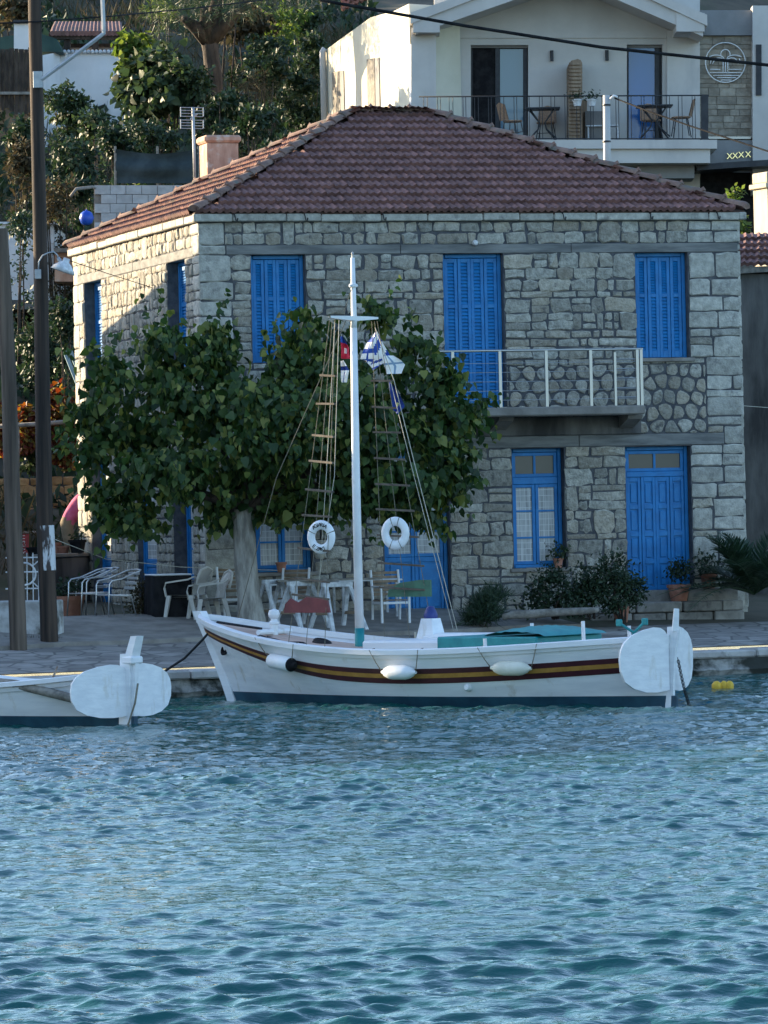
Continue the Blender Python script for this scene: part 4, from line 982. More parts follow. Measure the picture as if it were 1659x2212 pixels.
# flags
fb = mat('flag_blue', (0.01, 0.05, 0.30), (0.015, 0.075, 0.38), .8, 9); fwh = mat('flag_white', (0.78, 0.78, 0.76), (0.84, 0.84, 0.82), .85, 8)
fgb = mat('flag_grey_blue', (0.22, 0.32, 0.45), None, .85); fnv = mat('flag_navy', (0.004, 0.022, 0.16), (0.01, 0.045, 0.24), .8, 6); fyl = mat('flag_star', (0.7, .6, .2), None, .8); frd = mat('flag_red', (0.42, .01, .04), (.55, .03, .07), .8, 10)
FY = 66.0
def hang(name, poly_l, poly_r, label, mats, pick, nv=16, nu=10, amp=.02, seed=0):
    """cloth between two edge lines given in photo pixels"""
    rows = []
    for j in range(nv+1):
        v = j/nv
        def at(pl):
            k = v*(len(pl)-1); i = min(int(k), len(pl)-2); f = k-i; return P(pl[i][0]+(pl[i+1][0]-pl[i][0])*f, pl[i][1]+(pl[i+1][1]-pl[i][1])*f, FY)
        a, b2 = at(poly_l), at(poly_r)
        rows.append([a.lerp(b2, i/nu)+Vector((.2, 1, 0))*(amp*math.sin(i/nu*6.5+v*2+seed)+amp*.6*math.sin(v*7+i/nu*2+seed)) for i in range(nu+1)])
    mb = MB().grid(rows); k = 0
    for j in range(nv):
        for i in range(nu): mb.m[k] = pick((i+.5)/nu, (j+.5)/nv); k += 1
    return mb.thing(name, mats, label, 'flag', 'flags on the boat halyards', smooth='all')
def gr(u, v):
    if u < .5: return 1 if (int(v*7) % 2 == 0) and not (abs(u-.25) < .06) else 0
    return 1 if int((v+u*.7)*5.2) % 2 else 0
hang('striped_flag', [(808, 718), (790, 742), (777, 776), (790, 778)], [(814, 716), (826, 740), (844, 772), (806, 800)], 'blue and white striped flag, topmost on the right halyard', [fb, fwh], gr, 20, 14, .035, 1)
hang('cross_flag', [(823, 768), (829, 787), (836, 808)], [(850, 768), (866, 778), (875, 788), (868, 807)], 'white flag with pale blue cross on the right halyard', [fwh, fgb], lambda u, v: 1 if abs(u-.48) < .06 or abs(v-.5) < .07 else 0, 18, 18, .02, 2)
hang('navy_flag', [(840, 820), (844, 850), (849, 885)], [(842, 820), (862, 850), (876, 878), (860, 895)], 'plain dark navy flag, lowest on the right halyard', [fnv, fyl], lambda u, v: 1 if (abs(u-.45) < .06 and abs(v-.75) < .05) else 0, 16, 14, .03, 3)
hang('red_flag', [(737, 727), (737, 745), (738, 775)], [(741, 726), (755, 752), (757, 775)], 'furled red flag tied left of the mast below the crosstree', [frd, fwh, fb], lambda u, v: 2 if v < .35 else (1 if abs(u-.5) < .2 and abs(v-.7) < .12 else 0), 14, 10, .04, 4)
hang('white_pennant', [(737, 780), (736, 800), (737, 826)], [(742, 778), (755, 800), (748, 826)], 'small white pennant with dark marks left of the mast', [fwh, fnv], lambda u, v: 1 if (abs(v-.4) < .08 or (abs(u-.5) < .12 and v > .6)) else 0, 14, 10, .03, 5)
# bow mooring rope to the quay, bow tassel, stern chain
pa = B.w(B.x_at(.93, 1.05), .22, B.sheer_s(.93)+.06); pb = P(470, 1344, pa.y-.1); pe = G(352, 1462)
MB().tube([B.w(7.2, .05, dz(.86)+.22), pb, pb.lerp(pe, .25)+Vector((0, 0, -.05)), pb.lerp(pe, .6)+Vector((0, 0, -.08)), pe, pe+Vector((-.4, .2, -.0))], .019, 7).thing('mooring_rope', M['rope_black'], 'black mooring rope from the striped boat bow to the quay', 'rope', smooth='all')
g = MB(); a = B.w(-.12, -.05, .62); bq = P(1489, 1524, a.y+.25); bq.z = min(bq.z, .02)
for i in range(26):
    k = i/26; c = a.lerp(bq, k)+Vector((0, 0, -.05*math.sin(math.pi*k))); tx = Vector((bq-a)).normalized(); nx = tx.cross(Vector((0, 1, 0)) if i % 2 else Vector((1, 0, 0))).normalized()
    g.tube([c+tx*(.032*math.cos(w))+nx*(.017*math.sin(w)) for w in np.linspace(0, 2*math.pi, 9)], .006, 4, cap=False)
g.thing('stern_chain', M['dark_metal'], 'dark mooring chain running from the stern boards into the water', 'chain', smooth='all', kind=None)
# ---- second boat, cut by the left edge of the picture
B2 = Boat('rowing_boat', 'small plain white boat with stern boards at left edge', (-3.34, 59.6), math.radians(48), 5.6, 1.9,
          [(0, .70), (.15, .60), (.4, .50), (.6, .50), (.8, .62), (1, .95)], 0.4)
B = B2
B.hull(.13); B.deck(.22, M['hull'], .05, .93); B.caprail(.06, .03); B.strip(.05, .10, .022, 'rubbing_strake', M['hull'], .02, .97)
B.post(False, 'stem', 1.0, .12, .06); B.post(True, 'sternpost', .93, .13, .10)
B.part(MB().bbox(-.20, .02, -.10, .10, .80, .90, .02), 'sternpost_cap', M['hull'])
B.part(MB().add([Vector(p) for p in ((-.16, -.07, .89), (-.02, -.07, .89), (-.02, .07, .89), (-.16, .07, .89), (-.26, -.06, 1.16), (-.14, -.06, 1.16), (-.14, .06, 1.16), (-.26, .06, 1.16))], [(0, 3, 2, 1), (4, 5, 6, 7), (0, 1, 5, 4), (1, 2, 6, 5), (2, 3, 7, 6), (3, 0, 4, 7)]), 'rudder_head', M['hull'])
B.part(MB().prism([Vector((x, .03, z)) for x, z in ((-.02, .13), (-.14, .13), (-.15, .4), (-.19, .82), (-.04, .82))], (0, -.06, 0)), 'rudder', M['hull'])
B.part(MB().prism([Vector((x, .03, z)) for x, z in ((-.02, -.4), (-.13, -.4), (-.14, .128), (-.02, .128))], (0, -.06, 0)), 'rudder_blade', M['navy'])
B.wing(1, .24, .97, .80, .12, .80); B.wing(-1, .24, .97, .80, .12, .80)
B.part(MB().bbox(2.0, 2.25, -.8, .8, .38, .42, .01), 'thwart', M['hull'])
B.part(MB().tube([(-.22, .02, .55), (-.25, .10, .3), (-.2, .18, .03), (-.3, .16, -.1)], .014, 6), 'rudder_line', M['rope'], 'all')
B.part(MB().tube([(.3, .55, .35), (1.4, .75, .55), (3.4, .35, .60), (4.2, .2, .62)], .06, 8), 'rolled_canvas', M['wood_grey'], 'all')
a = P(300/1.8228, 1480, 60.6); MB().tube([P(107, 1497, 61.0), P(112, 1470, 61.3), P(124, 1440, 61.8)], [.02, .018, .012], 7).thing('tiller_stick', M['wood'], 'thin dark wooden stick leaning inside the small white boat', 'stick', smooth=True)
# yellow float
p = P(1560, 1484, 67.2); p.z = 0; g = MB()
for dx, r in ((-.07, .08), (.02, .06), (.09, .075)):
    g.add(*(lambda q: (q.v, q.f))(MB().lathe([(0, -.06), (r*.8, -.05), (r, .02), (r*.85, .08), (r*.4, .115), (0, .12)], 12, M=Matrix.Translation(p+Vector((dx, 0, .0))) @ Matrix.Rotation(dx*3, 4, 'Y'))))
g.thing('yellow_float', M['yellow'], 'crumpled yellow float drifting on the water beside the stern', 'float', smooth='all')
# ================================================================== SHADING HOUSES (unseen, added to the west so their roofs shade house and quay)
CX = Vector((.527, .85, 0)); CA = SH
def gable_house(name, label, c0, cr, c1, a0, a1, h0, hr, h1):
    q = lambda c, a, z: CX*c+CA*a+Vector((0, 0, z)); zb = .5; k = math.tan(SUN_EL)*a0; z0, zr, z1 = h0+k, hr+k, h1+k
    ctr = q((c0+c1)/2, (a0+a1)/2, .6); rt = root(name, ctr, label, 'house')
    pr = [(c0+.3, zb), (c1-.3, zb), (c1-.3, z1-.15), (cr, zr-.15), (c0+.3, z0-.15)]
    MB().prism([q(c, a0+.3, z) for c, z in pr], CA*(a1-a0-.6)).build('wall', M['white_wall'], rt)
    for (ca, za), (cb, zb2) in (((c0-.1, z0-.04), (cr, zr)), ((cr, zr), (c1, z1))):
        MB().prism([q(ca, a0, za-.14), q(cb, a0, zb2-.14), q(cb, a0, zb2), q(ca, a0, za)], CA*(a1-a0)).build('roof', M['tile'], rt)
    for k in range(3):
        for zz in (1.6, 4.0):
            c = c0+1.4+k*(c1-c0-2.8)/2; MB().prism([q(c-.45, a0+.28, zz), q(c+.45, a0+.28, zz), q(c+.45, a0+.28, zz+1.3), q(c-.45, a0+.28, zz+1.3)], CA*.05).build('window', M['blue'], rt)
gable_house('shading_house', 'unseen white gabled house added beyond the left edge to shade the stone house', 53.6, 62.0, 69.6, 53.2, 61, -5.7, -2.75, -6.5)
gable_house('shading_house', 'unseen lower white house added beyond the left edge to shade the boats', 38.5, 46, 53.2, 51, 58, -7.0, -5.9, -6.6)
# ================================================================== FOLIAGE
HEART = (np.array([[0, 0, 0], [-.30, -.02, .04], [-.46, .22, .08], [-.30, .60, .05], [0, 1.0, -.10], [.30, .60, .05], [.46, .22, .08], [.30, -.02, .04], [0, .42, -.02]], float),
         np.array([[8, 0, 1], [8, 1, 2], [8, 2, 3], [8, 3, 4], [8, 4, 5], [8, 5, 6], [8, 6, 7], [8, 7, 0]]))
DIAM = (np.array([[0, 0, 0], [-.27, .45, .05], [0, 1, -.05], [.27, .45, .05]], float), np.array([[0, 2, 1], [0, 3, 2]]))
BLADE = (np.array([[-.035, 0, 0], [.035, 0, 0], [0, 1, .1]], float), np.array([[0, 1, 2]]))
def leaves(pos, tip, nrm, size, shape):
    """pos, tip, nrm (n,3); size (n,) -> verts, faces"""
    tip = tip/np.linalg.norm(tip, axis=1, keepdims=True); x = np.cross(tip, nrm); x /= (np.linalg.norm(x, axis=1, keepdims=True)+1e-9); n = np.cross(x, tip)
    sv, sf = shape
    V = pos[:, None]+size[:, None, None]*(sv[None, :, 0:1]*x[:, None]+sv[None, :, 1:2]*tip[:, None]+sv[None, :, 2:3]*n[:, None])
    Fc = sf[None]+(np.arange(len(pos))*len(sv))[:, None, None]
    return V.reshape(-1, 3), Fc.reshape(-1, sf.shape[1])
def clump_points(ells, n, rs_, sub=10, subr=.36, inner=.12):
    """points gathered in sub-clumps on the skin of ellipsoids; ells: (centre, rx, ry, rz)"""
    w = np.array([e[1]*e[3]+e[2]*e[3] for e in ells]); w /= w.sum(); cen = []; nor = []
    for e, ww in zip(ells, w):
        for k in range(max(3, int(round(sub*len(ells)*ww)))):
            d = rs_.normal(size=3); d /= np.linalg.norm(d); r = rs_.uniform(.55, 1.0)
            cen.append(np.array(e[0])+d*np.array(e[1:4])*r); nor.append(d)
    cen = np.array(cen); nor = np.array(nor); i = rs_.integers(0, len(cen), n)
    off = rs_.normal(size=(n, 3))*subr*0.55*np.array([1, 1, .8]); p = cen[i]+off
    q = int(n*inner)
    if q:
        e = rs_.integers(0, len(ells), q)
        for a, b in enumerate(e): d = rs_.normal(size=3); p[a] = np.array(ells[b][0])+d/np.linalg.norm(d)*np.array(ells[b][1:4])*rs_.uniform(.2, .8)
    out = nor[i]+off*0.8; return p, out
def foliage(n, ells, rs_, size, shape, droop=.4, sub=10, subr=.36, jit=.5):
    p, o = clump_points(ells, n, rs_, sub, subr); o = o/(np.linalg.norm(o, axis=1, keepdims=True)+1e-9)
    tip = o*0.6+rs_.normal(size=o.shape)*jit+np.array([0, 0, -droop]); nrm = o+np.array([0, 0, .7])+rs_.normal(size=o.shape)*.45
    return p, tip, nrm, size*rs_.uniform(.6, 1.25, n)
# ---- mulberry tree on the terrace
TY = 74.9; tb = P(545, 1334, TY); tb.z = ground_z(tb.x, tb.y)
def px3(x, y, dy=0.0): return P(x, y, TY+dy)
mul = root('mulberry_tree', tb, 'broad leafy mulberry tree with pale rough trunk before the stone house', 'tree')
trunk = MB(); tp = [tb+Vector((0, 0, -.15)), tb+Vector((0, 0, .12)), px3(538, 1290), px3(532, 1220), px3(526, 1150), px3(524, 1100)]
trunk.tube(tp, [.30, .25, .20, .185, .175, .19], 18)
for v in trunk.v: v += Vector((math.sin(v.z*5+v.x*20), math.cos(v.z*4+v.x*17), 0))*.012
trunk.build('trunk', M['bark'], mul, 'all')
limbs = [((470, 1030), -.3), ((370, 980), .2), ((300, 1040), -.5), ((560, 960), .4), ((640, 930), -.6), ((720, 960), .1), ((820, 950), -.3), ((600, 860), 0), ((430, 850), .4), ((900, 1000), .2)]
for (x, y), dy in limbs:
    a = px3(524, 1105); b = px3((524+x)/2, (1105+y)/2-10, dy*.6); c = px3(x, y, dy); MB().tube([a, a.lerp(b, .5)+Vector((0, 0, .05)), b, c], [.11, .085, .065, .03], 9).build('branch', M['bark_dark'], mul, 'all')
cl = [(230, 820, 58, 62), (270, 940, 90, 90), (268, 1065, 62, 55), (252, 1128, 46, 34), (350, 790, 70, 75), (400, 880, 110, 110), (390, 1020, 110, 80), (455, 735, 46, 66), (450, 815, 66, 80), (520, 920, 120, 120), (545, 1050, 100, 60), (590, 855, 66, 72), (615, 770, 26, 36), (668, 715, 44, 52), (700, 832, 82, 84), (650, 930, 120, 120), (650, 1060, 90, 52), (600, 1090, 60, 45), (760, 900, 100, 110), (770, 1020, 90, 90), (845, 895, 56, 78), (880, 1000, 95, 90), (900, 1080, 55, 60), (940, 830, 48, 36), (970, 812, 40, 28), (935, 940, 56, 52), (965, 1015, 48, 46), (985, 885, 34, 24), (742, 775, 34, 48), (880, 740, 30, 22), (190, 970, 34, 26), (195, 905, 28, 36), (470, 1100, 40, 22), (700, 1110, 40, 22), (920, 1120, 30, 28), (820, 680, 12, 10), (340, 720, 26, 22), (985, 1050, 30, 22), (1000, 895, 22, 18), (980, 960, 30, 30), (940, 1060, 50, 45), (830, 1080, 50, 36), (730, 1080, 50, 40), (300, 1120, 45, 30), (860, 780, 34, 34)]
ells = []
for i, (x, y, rx, ry) in enumerate(cl):
    fr_ = min(1.0, rx/110); dy = (-.9 if i % 3 == 0 else .5 if i % 3 == 1 else -.2)*fr_
    ells.append((tuple(px3(x, y, dy)), pxm(rx, TY)*.86, pxm(rx, TY)*1.05, pxm(ry, TY)*.86))
r1 = np.random.default_rng(3); n = 15500
p, tip, nrm, sz = foliage(n, ells, r1, .142, HEART, 1.0, 8, .27, .5)
sz = sz*r1.uniform(.7, 1.3, n)
nrm = nrm+np.array([0, 0, -.5])+r1.normal(size=nrm.shape)*.65; tip = tip+np.array([0, 0, -.5])
# ragged shoots that leave the crown, leaves strung along them
sp_, st_ = [], []
for k in range(330):
    e = ells[r1.integers(0, len(ells))]; d = r1.normal(size=3); d[1] -= .3; d[2] += .25; d /= np.linalg.norm(d); a = np.array(e[0])+d*np.array(e[1:4])*.9
    L_ = r1.uniform(.25, .65); g_ = d+np.array([0, 0, .5])*r1.random()
    for q in range(9):
        t_ = q/8; sp_.append(a+g_*L_*t_+np.array([0, 0, -.25*L_*t_*t_])+r1.normal(size=3)*.03); st_.append(d*.3+r1.normal(size=3)*.45+np.array([0, 0, -.9]))
sp_ = np.array(sp_); st_ = np.array(st_); m_ = len(sp_)
p = np.vstack([p, sp_]); tip = np.vstack([tip, st_]); nrm = np.vstack([nrm, r1.normal(size=(m_, 3))*.6+np.array([0, -.6, .3])]); sz = np.concatenate([sz, r1.uniform(.07, .16, m_)]); n = len(p)
fr_score = -p[:, 1]+r1.normal(size=n)*.15; pick = np.argsort(-fr_score)[:260]; mask = np.ones(n, bool); mask[pick] = False
inv = np.array(tb)
V, Fc = leaves(p[mask]-inv, tip[mask], nrm[mask], sz[mask], HEART)
tag(link_mesh('crown', np_mesh('crown', V, Fc, M['leaf_mul']), mul), kind='stuff')
lv, lf = leaves(np.zeros((1, 3)), np.array([[0, 1.0, 0]]), np.array([[0, 0, 1.0]]), np.ones(1), HEART); lme = np_mesh('leaf', lv, lf, M['leaf_mul'])
for i in pick:
    t = Vector(tip[i]).normalized(); x = t.cross(Vector(nrm[i])).normalized(); nn = x.cross(t)
    o = link_mesh('leaf', lme, mul); o.matrix_local = Matrix.Translation(Vector(p[i])-tb) @ Matrix((x, t, nn)).transposed().to_4x4() @ Matrix.Scale(float(sz[i]), 4)
# ---- generic shrub
def shrub(name, label, cat, px, py, rx, ry, Y=None, n=2200, size=.10, m='leaf_hill', shape=DIAM, seed=1, group=None, stems=4, lobes=7, base=None, droop=.2, depth=1.0, subr=None, stemm='bark_dark', lift=0.0):
    """px,py,rx,ry: photo pixels of the crown; stands on the ground below"""
    r = np.random.default_rng(seed)
    b = G(px, py+ry) if base is None else base
    Yc = Y or b.y
    if Y: b = P(px, py+ry, Y); 
    c = P(px, py, Yc); R = pxm(rx, Yc); H = pxm(ry, Yc)
    gz_ = ground_z(b.x, b.y); low = max(b.z-gz_, 0.0) if Yc > 92 else 0.0      # hillside shrubs grow from the slope
    if Yc > 92: b = Vector((b.x, b.y, gz_))
    rt = root(name, (b.x, b.y, b.z), label, cat, group); el = []
    for k in range(lobes):
        f = r.uniform(.35, .62); a = r.uniform(0, 2*math.pi); q = r.uniform(.2, .75)
        el.append(((c.x+math.cos(a)*R*q*(1-f*.3), c.y+math.sin(a)*R*q*depth, c.z+r.uniform(-.85, .62)*H), R*f, R*f*depth, H*f))
    el.append((tuple(c), R*.6, R*.6*depth, H*.65))
    if low > .3: el.append(((c.x, c.y+.2, b.z+low*.55), R*.55, R*.5*depth, low*.6))
    p, t, nn, s = foliage(n, el, r, size, shape, droop, 9, subr or max(.12, min(R, H)*.28), .6)
    keep = p[:, 2] > b.z-.05
    V, Fc = leaves(p[keep]-np.array(b), t[keep], nn[keep], s[keep], shape)
    tag(link_mesh('crown', np_mesh('crown', V, Fc, M[m]), rt), kind='stuff')
    for k in range(stems):
        a = 2*math.pi*k/max(stems, 1)+r.uniform(0, 1); e = Vector(el[k % len(el)][0]); rr = max(.012, min(.09, R*.05))
        MB().tube([Vector((b.x+.04*math.cos(a), b.y+.04*math.sin(a), b.z-.1)), Vector((b.x, b.y, b.z)).lerp(e, .5)+Vector((.1*R*math.cos(a), .1*R*math.sin(a), 0)), e], [rr, rr*.7, rr*.35], 6).build('stem', M[stemm], rt, 'all')
    return rt
def fronds(name, label, base, specs, m='leaf_palm', leaflets=34, ll=.42):
    rt = root(name, base, label, 'palm'); r = np.random.default_rng(8)
    for az, L, el, sag in specs:
        d = Vector((math.cos(az), math.sin(az), 0)); pts = []
        for i in range(leaflets+1):
            k = i/leaflets; pts.append(Vector((0, 0, 0))+d*(L*k*math.cos(el))+Vector((0, 0, L*k*math.sin(el)-sag*k*k*L)))
        g = MB().tube(pts[::3]+[pts[-1]], [.016*(1-.8*i/(len(pts[::3]))) for i in range(len(pts[::3])+1)], 5)
        vs = []; pos = []; tp_ = []; nr = []; sz_ = []
        for i in range(3, leaflets):
            k = i/leaflets; t = (pts[i+1]-pts[i-1]).normalized(); sd2 = t.cross(Vector((0, 0, 1))).normalized(); up = sd2.cross(t)
            for s in (-1, 1):
                pos.append(pts[i]); tp_.append(t*.75+sd2*s+up*.25+Vector(r.normal(size=3))*.1); nr.append(up); sz_.append(ll*math.sin(math.pi*min(.95, k*.8+.2))*r.uniform(.85, 1.1))
        V, Fc = leaves(np.array(pos), np.array(tp_), np.array(nr), np.array(sz_), (np.array([[-.035, 0, 0], [.035, 0, 0], [.04, .55, .02], [0, 1, -.08], [-.04, .55, .02]], float), np.array([[0, 1, 2], [0, 2, 4], [2, 3, 4]])))
        g.add([Vector(v) for v in V], [tuple(f) for f in Fc]); g.build('frond', M[m], rt, local=True)
    return rt
# ================================================================== TERRACE
def pot(x, y, h, r, label, m='terracotta', plant=None, base=None, seed=1, name='plant_pot', leafm='leaf_dark', ph=.35, pr=.25, long=1.0):
    b = base if base is not None else G(x, y); rt = root(name, b, label, 'pot', 'plant pots along the house')
    S = Matrix.Scale(long, 4, (1, 0, 0)); T = Matrix.Translation(b) @ Matrix.Rotation(TH, 4, 'Z') @ S
    MB().lathe([(r*.68, 0), (r*.9, h*.8), (r*1.02, h*.8), (r*1.05, h), (r*.9, h), (r*.86, h*.86), (0, h*.86)], 16, M=T).build('pot', M[m], rt, 30)
    if plant:
        q = np.random.default_rng(seed); el = [((b.x+q.uniform(-.5, .5)*pr*long, b.y+q.uniform(-.4, .4)*pr, b.z+h+ph*q.uniform(.3, .8)), pr*.6*long, pr*.6, ph*.4) for _ in range(5)]
        p_, t_, n_, s_ = foliage(plant, el, q, .075, DIAM, .1, 8, .09, .6); V, Fc = leaves(p_-np.array(b), t_, n_, s_, DIAM)
        tag(link_mesh('plant', np_mesh('plant', V, Fc, M[leafm]), rt), kind='stuff')
    return rt
# steps of stacked slabs before the right-hand door
def steps():
    rt = root('stone_steps', G(1500, 1345), 'grey stone slab steps leading to the right-hand blue door', 'steps')
    fo = UF(1350, 1275)[0]; r = random.Random(5)
    for (x0, x1, y0, y1, d0, d1) in ((1348, 1700, 1301, 1347, 0.0, 0.95), (1465, 1700, 1276, 1300, 0.0, .5)):
        Yq = 76.2+ (0 if d1 > .9 else .5)
        ncur = 2 if d1 > .9 else 1
        for lay in range(ncur):
            ya = y0+(y1-y0)*lay/ncur; yb = y0+(y1-y0)*(lay+1)/ncur; x = x0+r.uniform(0, 14)*lay
            while x < x1:
                w = r.uniform(70, 130); pa = P(x, ya+(829-x)*0.0, Yq); 
                ua = (P(x, ya, Yq)-C0).dot(HU); ub = (P(min(x+w, x1+30)-2, ya, Yq)-C0).dot(HU)
                zt = P(1500, ya, 77.4).z; zb_ = P(1500, yb, 77.4).z
                dd_ = .95 if d1 > .9 else .45
                MB().bbox(ua, ub-.012, -dd_-r.uniform(0, .05)+.02*lay*-1, -.05, zb_-ZB-(.2 if lay == ncur-1 else 0)+.004, zt-ZB-r.uniform(0, .012), .018, M=ROOTM[house.name]).build('slab', M['slab'], rt); x += w
M['slab'] = mat('step_slab', (0.19, 0.175, 0.155), (0.30, 0.28, 0.25), .9, 4, .4, 18, rand=.2, spots=((.09, .085, .08), 3, .55, .7))
steps()
pot(1342, 1345, .27, .15, 'empty terracotta pot at the left end of the stone steps')
hs = lambda u, v, z: ROOTM[house.name] @ loc(u, v, z)
st_z = P(1500, 1301, 77.4).z
pot(0, 0, .28, .20, 'brown pot with leafy plant below the right-hand blue door', plant=420, base=hs(UF(1440, 1300)[0], -.62, st_z), seed=4, pr=.24, ph=.38)
pot(0, 0, .26, .15, 'terracotta pot on the upper step right of the door', plant=260, base=hs(UF(1520, 1275)[0], -.25, P(1500, 1276, 77.4).z), seed=5, pr=.3, ph=.34)
shrub('rose_bush', 'tall dark bush left of the right-hand blue door', 'bush', 1345, 1262, 62, 72, Y=76.6, n=2600, size=.075, m='leaf_dark', seed=3, stems=5)
shrub('low_bush', 'dark bush under the small lower right window', 'bush', 1200, 1270, 68, 54, Y=76.7, n=2400, size=.075, m='leaf_dark', seed=4, stems=5)
shrub('middle_bush', 'dense dark bush between the window bush and the rose', 'bush', 1280, 1272, 48, 52, Y=76.5, n=1800, size=.075, m='leaf_dark', seed=14, stems=4)
shrub('lavender_bush', 'rounded spiky grey-green bush beside the middle blue door', 'bush', 1044, 1308, 46, 36, Y=76.0, n=3000, size=.20, m='leaf_palm', shape=BLADE, seed=5, stems=3, droop=-.7)
pb_ = hs(UF(1568, 1270)[0], -1.35, 1.15)
pr2 = random.Random(31)
fronds('palm', 'spreading palm fronds at the right corner of the house', pb_, [(math.pi+pr2.uniform(-1.1, 1.3) if k % 3 else pr2.uniform(-1.4, 1.4), pr2.uniform(1.5, 2.15), pr2.uniform(.3, 1.4), pr2.uniform(.3, .5)) for k in range(34)])
# driftwood log edging the bed
la = [P(x, y, 75.6) for x, y in ((1085, 1333), (1110, 1328), (1160, 1326), (1210, 1322), (1260, 1320), (1293, 1317))]
MB().tube(la, [.05, .07, .075, .065, .06, .04], 9).thing('driftwood_log', M['wood_grey'], 'long grey driftwood log lying before the dark bushes', 'log', smooth='all')
# window sill pots
pot(0, 0, .17, .095, 'small brown pot on the sill behind the tree trunk', base=hs(UF(607, 1230)[0], -.02, fw['window_a'][2]-.004))
pot(0, 0, .16, .09, 'little potted plant on the lower right window sill', plant=160, base=hs(UF(1205, 1222)[0], -.02, fw['window_b'][2]-.004), seed=9, pr=.16, ph=.2, leafm='leaf_hill')
# ---- chairs
def yaw(b, a): return Matrix.Translation(b) @ Matrix.Rotation(a, 4, 'Z')
def chair_root(name, b, label, a, group): return root(name, b, label, 'chair', group, rz=a)
def plastic_chair(b, a, label):
    r = chair_root('plastic_armchair', b, label, a, 'cream plastic armchairs by the tree'); m = M['plastic']; L = dict(local=True)
    rows = [[(x, y, .42+.02*(abs(x)/.24)**2+.02*(y < -.2)) for x in np.linspace(-.23, .23, 7)] for y in np.linspace(-.24, .22, 7)]
    MB().grid(rows).grid([[(x, y, z-.03) for x, y, z in r_] for r_ in rows]).build('seat', m, r, 'all', **L)
    for sx in (-1, 1):
        MB().add([(sx*.22, -.24, .43), (sx*.27, -.24, .43), (sx*.27, -.17, .43), (sx*.22, -.17, .43), (sx*.26, -.30, 0), (sx*.30, -.30, 0), (sx*.30, -.25, 0), (sx*.26, -.25, 0)], [(0, 1, 2, 3), (7, 6, 5, 4), (0, 4, 5, 1), (1, 5, 6, 2), (2, 6, 7, 3), (3, 7, 4, 0)]).build('leg', m, r, **L)
        MB().add([(sx*.20, .16, .43), (sx*.26, .16, .43), (sx*.26, .24, .43), (sx*.20, .24, .43), (sx*.25, .28, 0), (sx*.29, .28, 0), (sx*.29, .33, 0), (sx*.25, .33, 0)], [(0, 1, 2, 3), (7, 6, 5, 4), (0, 4, 5, 1), (1, 5, 6, 2), (2, 6, 7, 3), (3, 7, 4, 0)]).build('leg', m, r, **L)
        g = MB(); path = [(.265, -.25, .42), (.285, -.27, .56), (.285, -.24, .64), (.28, -.05, .665), (.26, .16, .69), (.22, .27, .74)]; rows = []
        for x, y, z in path: rows.append([(sx*(x-.022), y, z-.012), (sx*(x+.028), y, z-.012), (sx*(x+.028), y+.01, z+.014), (sx*(x-.022), y+.01, z+.014)])
        g.grid(rows, closed=True).build('armrest', m, r, 30, **L)
    g = MB(); 
    for k in range(7):
        x = -.19+.063*k; g2 = MB(); top = .86-.9*(x*x)
        rows = [[(x-.022, .20+.16*t*t+.02*t, .44+(top-.44)*t), (x+.022, .20+.16*t*t+.02*t, .44+(top-.44)*t)] for t in (0, .25, .5, .75, 1)]
        g2.grid(rows); g2.grid([[(a_, b_+.018, c_) for a_, b_, c_ in rr] for rr in rows]); g2.build('back_slat', m, r, **L)
    MB().tube([(-.24, .30, .60), (-.235, .34, .74), (-.19, .37, .84), (0, .385, .885), (.19, .37, .84), (.235, .34, .74), (.24, .30, .60)], .021, 7).build('back_frame', m, r, 'all', **L)
    return r
def gz(x, y): return G(x, y)
plastic_chair(G(405, 1342), math.radians(-115), 'cream plastic armchair turned sideways beside the black planter')
plastic_chair(G(450, 1350), math.radians(-70), 'cream plastic armchair half hidden behind the striped boat bow')
def tube_chair(b, a, label):
    r = chair_root('tube_armchair', b, label, a, 'aluminium tube armchairs'); m = M['alu']; L = dict(local=True)
    for s in (-1, 1):
        MB().tube([(s*.27, -.24, 0), (s*.25, -.21, .40), (s*.255, -.20, .60), (s*.26, -.15, .655), (s*.265, .02, .68), (s*.265, .34, .80), (s*.2, .40, .82)], .0125, 8).build('arm_frame', m, r, 'all', **L)
        MB().tube([(s*.23, .30, 0), (s*.225, .2, .40), (s*.22, -.2, .415)], .0125, 8).build('leg', m, r, 'all', **L)
    MB().tube([(-.2, .40, .82), (0, .42, .825), (.2, .40, .82)], .0125, 8).build('back_rail', m, r, 'all', **L)
    for k in range(7): MB().bbox(-.23, .23, -.22+.065*k, -.175+.065*k, .415, .425, .003).build('seat_slat', m, r, **L)
    for k in range(4): MB().bbox(-.21, .21, .27+.03*k, .28+.03*k, .50+.08*k, .545+.08*k, .003).build('back_slat', m, r, **L)
    return r
tube_chair(G(188, 1336), math.radians(-60), 'aluminium tube armchair nearest the concrete wall')
tube_chair(G(202, 1334), math.radians(-66), 'second aluminium tube armchair nested beside the first')
tube_chair(G(248, 1340), math.radians(-62), 'aluminium tube armchair standing alone before the house corner')
